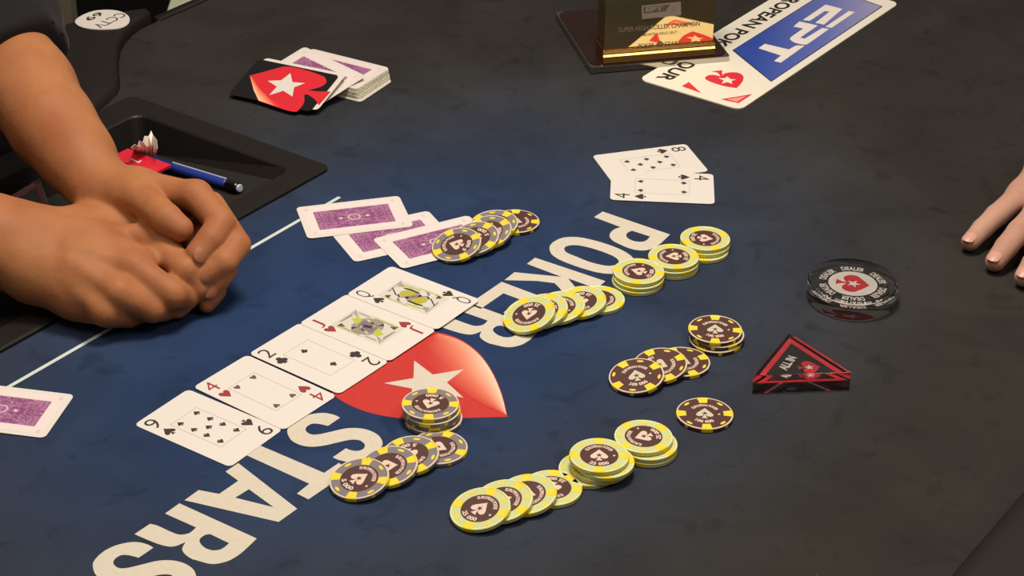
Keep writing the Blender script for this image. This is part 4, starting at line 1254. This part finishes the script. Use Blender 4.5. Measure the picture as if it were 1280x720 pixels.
# near hand (palm down, loosely closed)
chain(B, [(J(40, 300, 42), 25), (J(110, 290, 40), 19), (J(182, 292, 42), 14)], .014)
chain(B, [(J(40, 312, 42), 25), (J(110, 312, 44), 20), (J(171, 330, 42), 14.5)], .014)
chain(B, [(J(42, 330, 38), 24), (J(105, 345, 34), 19), (J(150, 362, 32), 14.5)], .014)
chain(B, [(J(46, 345, 30), 21), (J(98, 368, 23), 17), (J(131, 386, 19), 13)], .014)
B.append((tuple(J(90, 330, 24)), tuple(J(165, 345, 22)), .020, .016, .012))
kn = [(J(189, 297, 47), 11.5), (J(168, 336, 44), 12), (J(150, 367, 35), 11.5), (J(132, 391, 22), 10.8)]
chain(B, [kn[0], (J(231, 337, 38), 11.2)], .008); chain(B, [kn[1], (J(216, 368, 29), 10.6)], .006)
chain(B, [kn[2], (J(191, 386, 20), 10.4)], .006); chain(B, [kn[3], (J(160, 394, 12.5), 9.4)], .006)
chain(B, [(J(231, 337, 38), 11.2), (J(247, 359, 23), 10.0), (J(238, 368, 13), 9)], .002)
chain(B, [(J(216, 368, 29), 10.6), (J(232, 372, 18), 9.6), (J(222, 384, 10.5), 9)], .002)
chain(B, [(J(191, 386, 20), 10.4), (J(204, 386, 12), 9.6), (J(186, 388, 10), 9)], .002)
chain(B, [(J(160, 394, 12.5), 9.4), (J(172, 392, 10), 8.4)], .002)
chain(B, [(J(95, 292, 42), 17), (J(170, 282, 36), 12), (J(215, 300, 32), 10)], .006)   # thumb tucked under the upper hand
# far hand, resting on the near one, fingers curling over
chain(B, [(wrA, 23), (J(172, 237, 63), 16), (J(240, 244, 70), 11)], .010)
chain(B, [(J(130, 236, 54), 20), (J(182, 240, 46), 14), (J(246, 254, 50), 11.5)], .010)
chain(B, [(J(134, 244, 46), 19), (J(190, 256, 34), 13), (J(250, 276, 36), 11)], .010)
chain(B, [(J(138, 250, 42), 17), (J(198, 270, 26), 13), (J(240, 300, 24), 11)], .010)
iM, mM, rM, pM = J(246, 245, 70), J(263, 257, 58), J(260, 282, 40), J(248, 304, 26)
chain(B, [(J(240, 244, 70), 11), (iM, 11.6), (J(276, 280, 60), 11.2)], .005)
chain(B, [(mM, 11.5), (J(296, 306, 46), 10.8)], .003)
chain(B, [(rM, 11), (J(280, 338, 29), 10.0)], .003)
chain(B, [(pM, 10.5), (J(268, 364, 16), 8.8)], .003)
iT, mT, rT, pT = J(247, 317, 48), J(259, 341, 34), J(262, 362, 20), J(259, 380, 8.5)
chain(B, [(J(276, 280, 60), 11.2), (J(263, 299, 55), 10.6), (iT, 9.6)], .0012)
chain(B, [(J(296, 306, 46), 10.8), (J(280, 327, 41), 10.2), (mT, 9.2)], .0012)
chain(B, [(J(280, 338, 29), 10.0), (J(272, 350, 26), 9.0), (rT, 8.0)], .0012)
chain(B, [(J(268, 364, 16), 8.8), (J(264, 371, 13), 8.0), (pT, 7.0)], .0012)
# thumb of the far hand, lying over the near hand's forefinger
chain(B, [(J(140, 240, 58), 19), (J(172, 247, 66), 14.5)], .008)
chain(B, [(J(172, 247, 66), 14.5), (J(197, 264, 68), 11.8), (J(208, 273, 67), 11.4), (J(226, 286, 62), 9.8)], .003)
# tendons on the back of the near hand
for k_, w_ in zip(kn, ((82, 292, 54), (86, 310, 55), (88, 330, 49), (90, 352, 38))):
    B.append((tuple(k_[0] + Vector((-.004, 0, .004))), tuple(J(*w_)), .0064, .0040, .009))
Vb, Qb = grow(B)
body = mesh_np('bare_arms_and_hands', Vb, Qb, M['skin_tan'], dealer)
cv = lambda p: (CAMP - p).normalized()
fingernail(dealer, iT, J(263, 299, 55), cv(iT) * .8 + Vector((.2, -.5, -.1)), .0095, M['nail_tan'], .0058, .0062)
fingernail(dealer, mT, J(280, 327, 41), cv(mT) * .8 + Vector((.2, -.5, -.1)), .0088, M['nail_tan'])
fingernail(dealer, rT, J(272, 350, 26), cv(rT) * .8 + Vector((.2, -.5, -.1)), .0082, M['nail_tan'], .0048, .0052)
# shirt
Sx = []
cuffA = elA.lerp(J(44, 112, 95), .66)
axA = (J(44, 112, 95) - elA).normalized()
chain(Sx, [(shA, 60), (elA, 51), (cuffA + axA * .05, 46)], .03)
Sx.append(((-.80, 1.90, .30), (-.86, 1.45, .28), .125, .125, .06)); Sx.append(((-.88, 1.88, .05), (-.95, 1.46, .06), .12, .11, .08)); Sx.append(((-.88, 1.85, -.25), (-.96, 1.46, -.25), .12, .11, .08))
chain(Sx, [(shB, 64), (elB + Vector((-.04, .01, .04)), 56)], .03)
ca = np.array(cuffA); xa = np.array((axA + Vector((.10, .10, -.0))).normalized())
cbp = np.array(elB + Vector((-.01, .0, .0))); xb = np.array(Vector((.8, 0, -.55)).normalized())
def shirt_mod(X, d):
    w = np.sin(X[:, 0] * 95 + X[:, 1] * 40 + 3 * np.sin(X[:, 2] * 50)) * .0022 + np.sin(X[:, 1] * 120 - X[:, 2] * 70) * .0014
    d = d + w
    nearA = np.linalg.norm(X - ca, axis=1) < .19
    d = np.where(nearA, np.maximum(d, (X - ca) @ xa), d)
    nearB = np.linalg.norm(X - cbp, axis=1) < .12
    return np.where(nearB, np.maximum(d, (X - cbp) @ xb), d)
Vs, Qs = grow(Sx, .004, 12, shirt_mod)
mesh_np('shirt', Vs, Qs, M['cloth'], dealer)

# ---- the player at the right: one hand flat on the felt
player = thing('person', 'person at the right edge with fingertips of one hand spread flat on the dark felt', 'person', Matrix.Identity(4))
B = []
wr = J(1345, 178, 42); el = Vector((.86, 1.72, .10)); sh = Vector((1.10, 1.60, .42))
chain(B, [(sh, 50), (el, 42), (wr.lerp(el, .35), 34), (wr, 25)], .02)
K1, K2, K3, K4 = J(1279, 243, 27), J(1303, 262, 30), J(1328, 285, 30), J(1352, 310, 27)
for k_, r_ in ((K1, 12.5), (K2, 13), (K3, 13), (K4, 13)):
    chain(B, [(wr + (k_ - K2) * .25, 22), (wr.lerp(k_, .5), 17), (k_, r_)], .014)
def finger(K_, rk, mid, tip, r1, r2):
    chain(B, [(K_, rk), (mid, r1)], .008); chain(B, [(mid, r1), (mid.lerp(tip, .55) + Vector((0, 0, .001)), (r1 + r2) / 2), (tip, r2)], .002)
T1, T2, T3, T4 = J(1213, 302.5, 9.2), J(1244, 327, 9.6), J(1281, 346, 9.6), J(1322, 362, 11.5)
finger(K1, 11, J(1245, 270, 19), T1, 9.3, 7.6); finger(K2, 11.6, J(1274, 290, 21), T2, 10, 8.3)
finger(K3, 11.8, J(1305, 312, 21), T3, 10, 8.3); finger(K4, 11.6, J(1338, 336, 20), T4, 9.8, 8.2)
chain(B, [(wr + Vector((.01, -.02, -.005)), 20), (J(1400, 290, 22), 14), (J(1420, 330, 16), 11), (J(1410, 360, 13), 9)], .010)
Vb, Qb = grow(B)
mesh_np('bare_arm_and_hand', Vb, Qb, M['skin_pink'], player)
for T_, K_, r_ in ((T1, J(1245, 270, 19), .0076), (T2, J(1274, 290, 21), .0083), (T3, J(1305, 312, 21), .0083), (T4, J(1338, 336, 20), .0082)):
    fingernail(player, T_, K_, Vector((0, 0, 1)), r_, M['nail_pink'], .0056, .0062, .0014)
Sx = []; chain(Sx, [(sh, 66), (el, 58), (el.lerp(wr, .25), 54)], .03); Sx.append(((1.15, 1.60, .40), (1.15, 1.60, -.2), .12, .13, .08))
Vs, Qs = grow(Sx, .005, 12)
mesh_np('shirt', Vs, Qs, M['cloth'], player)
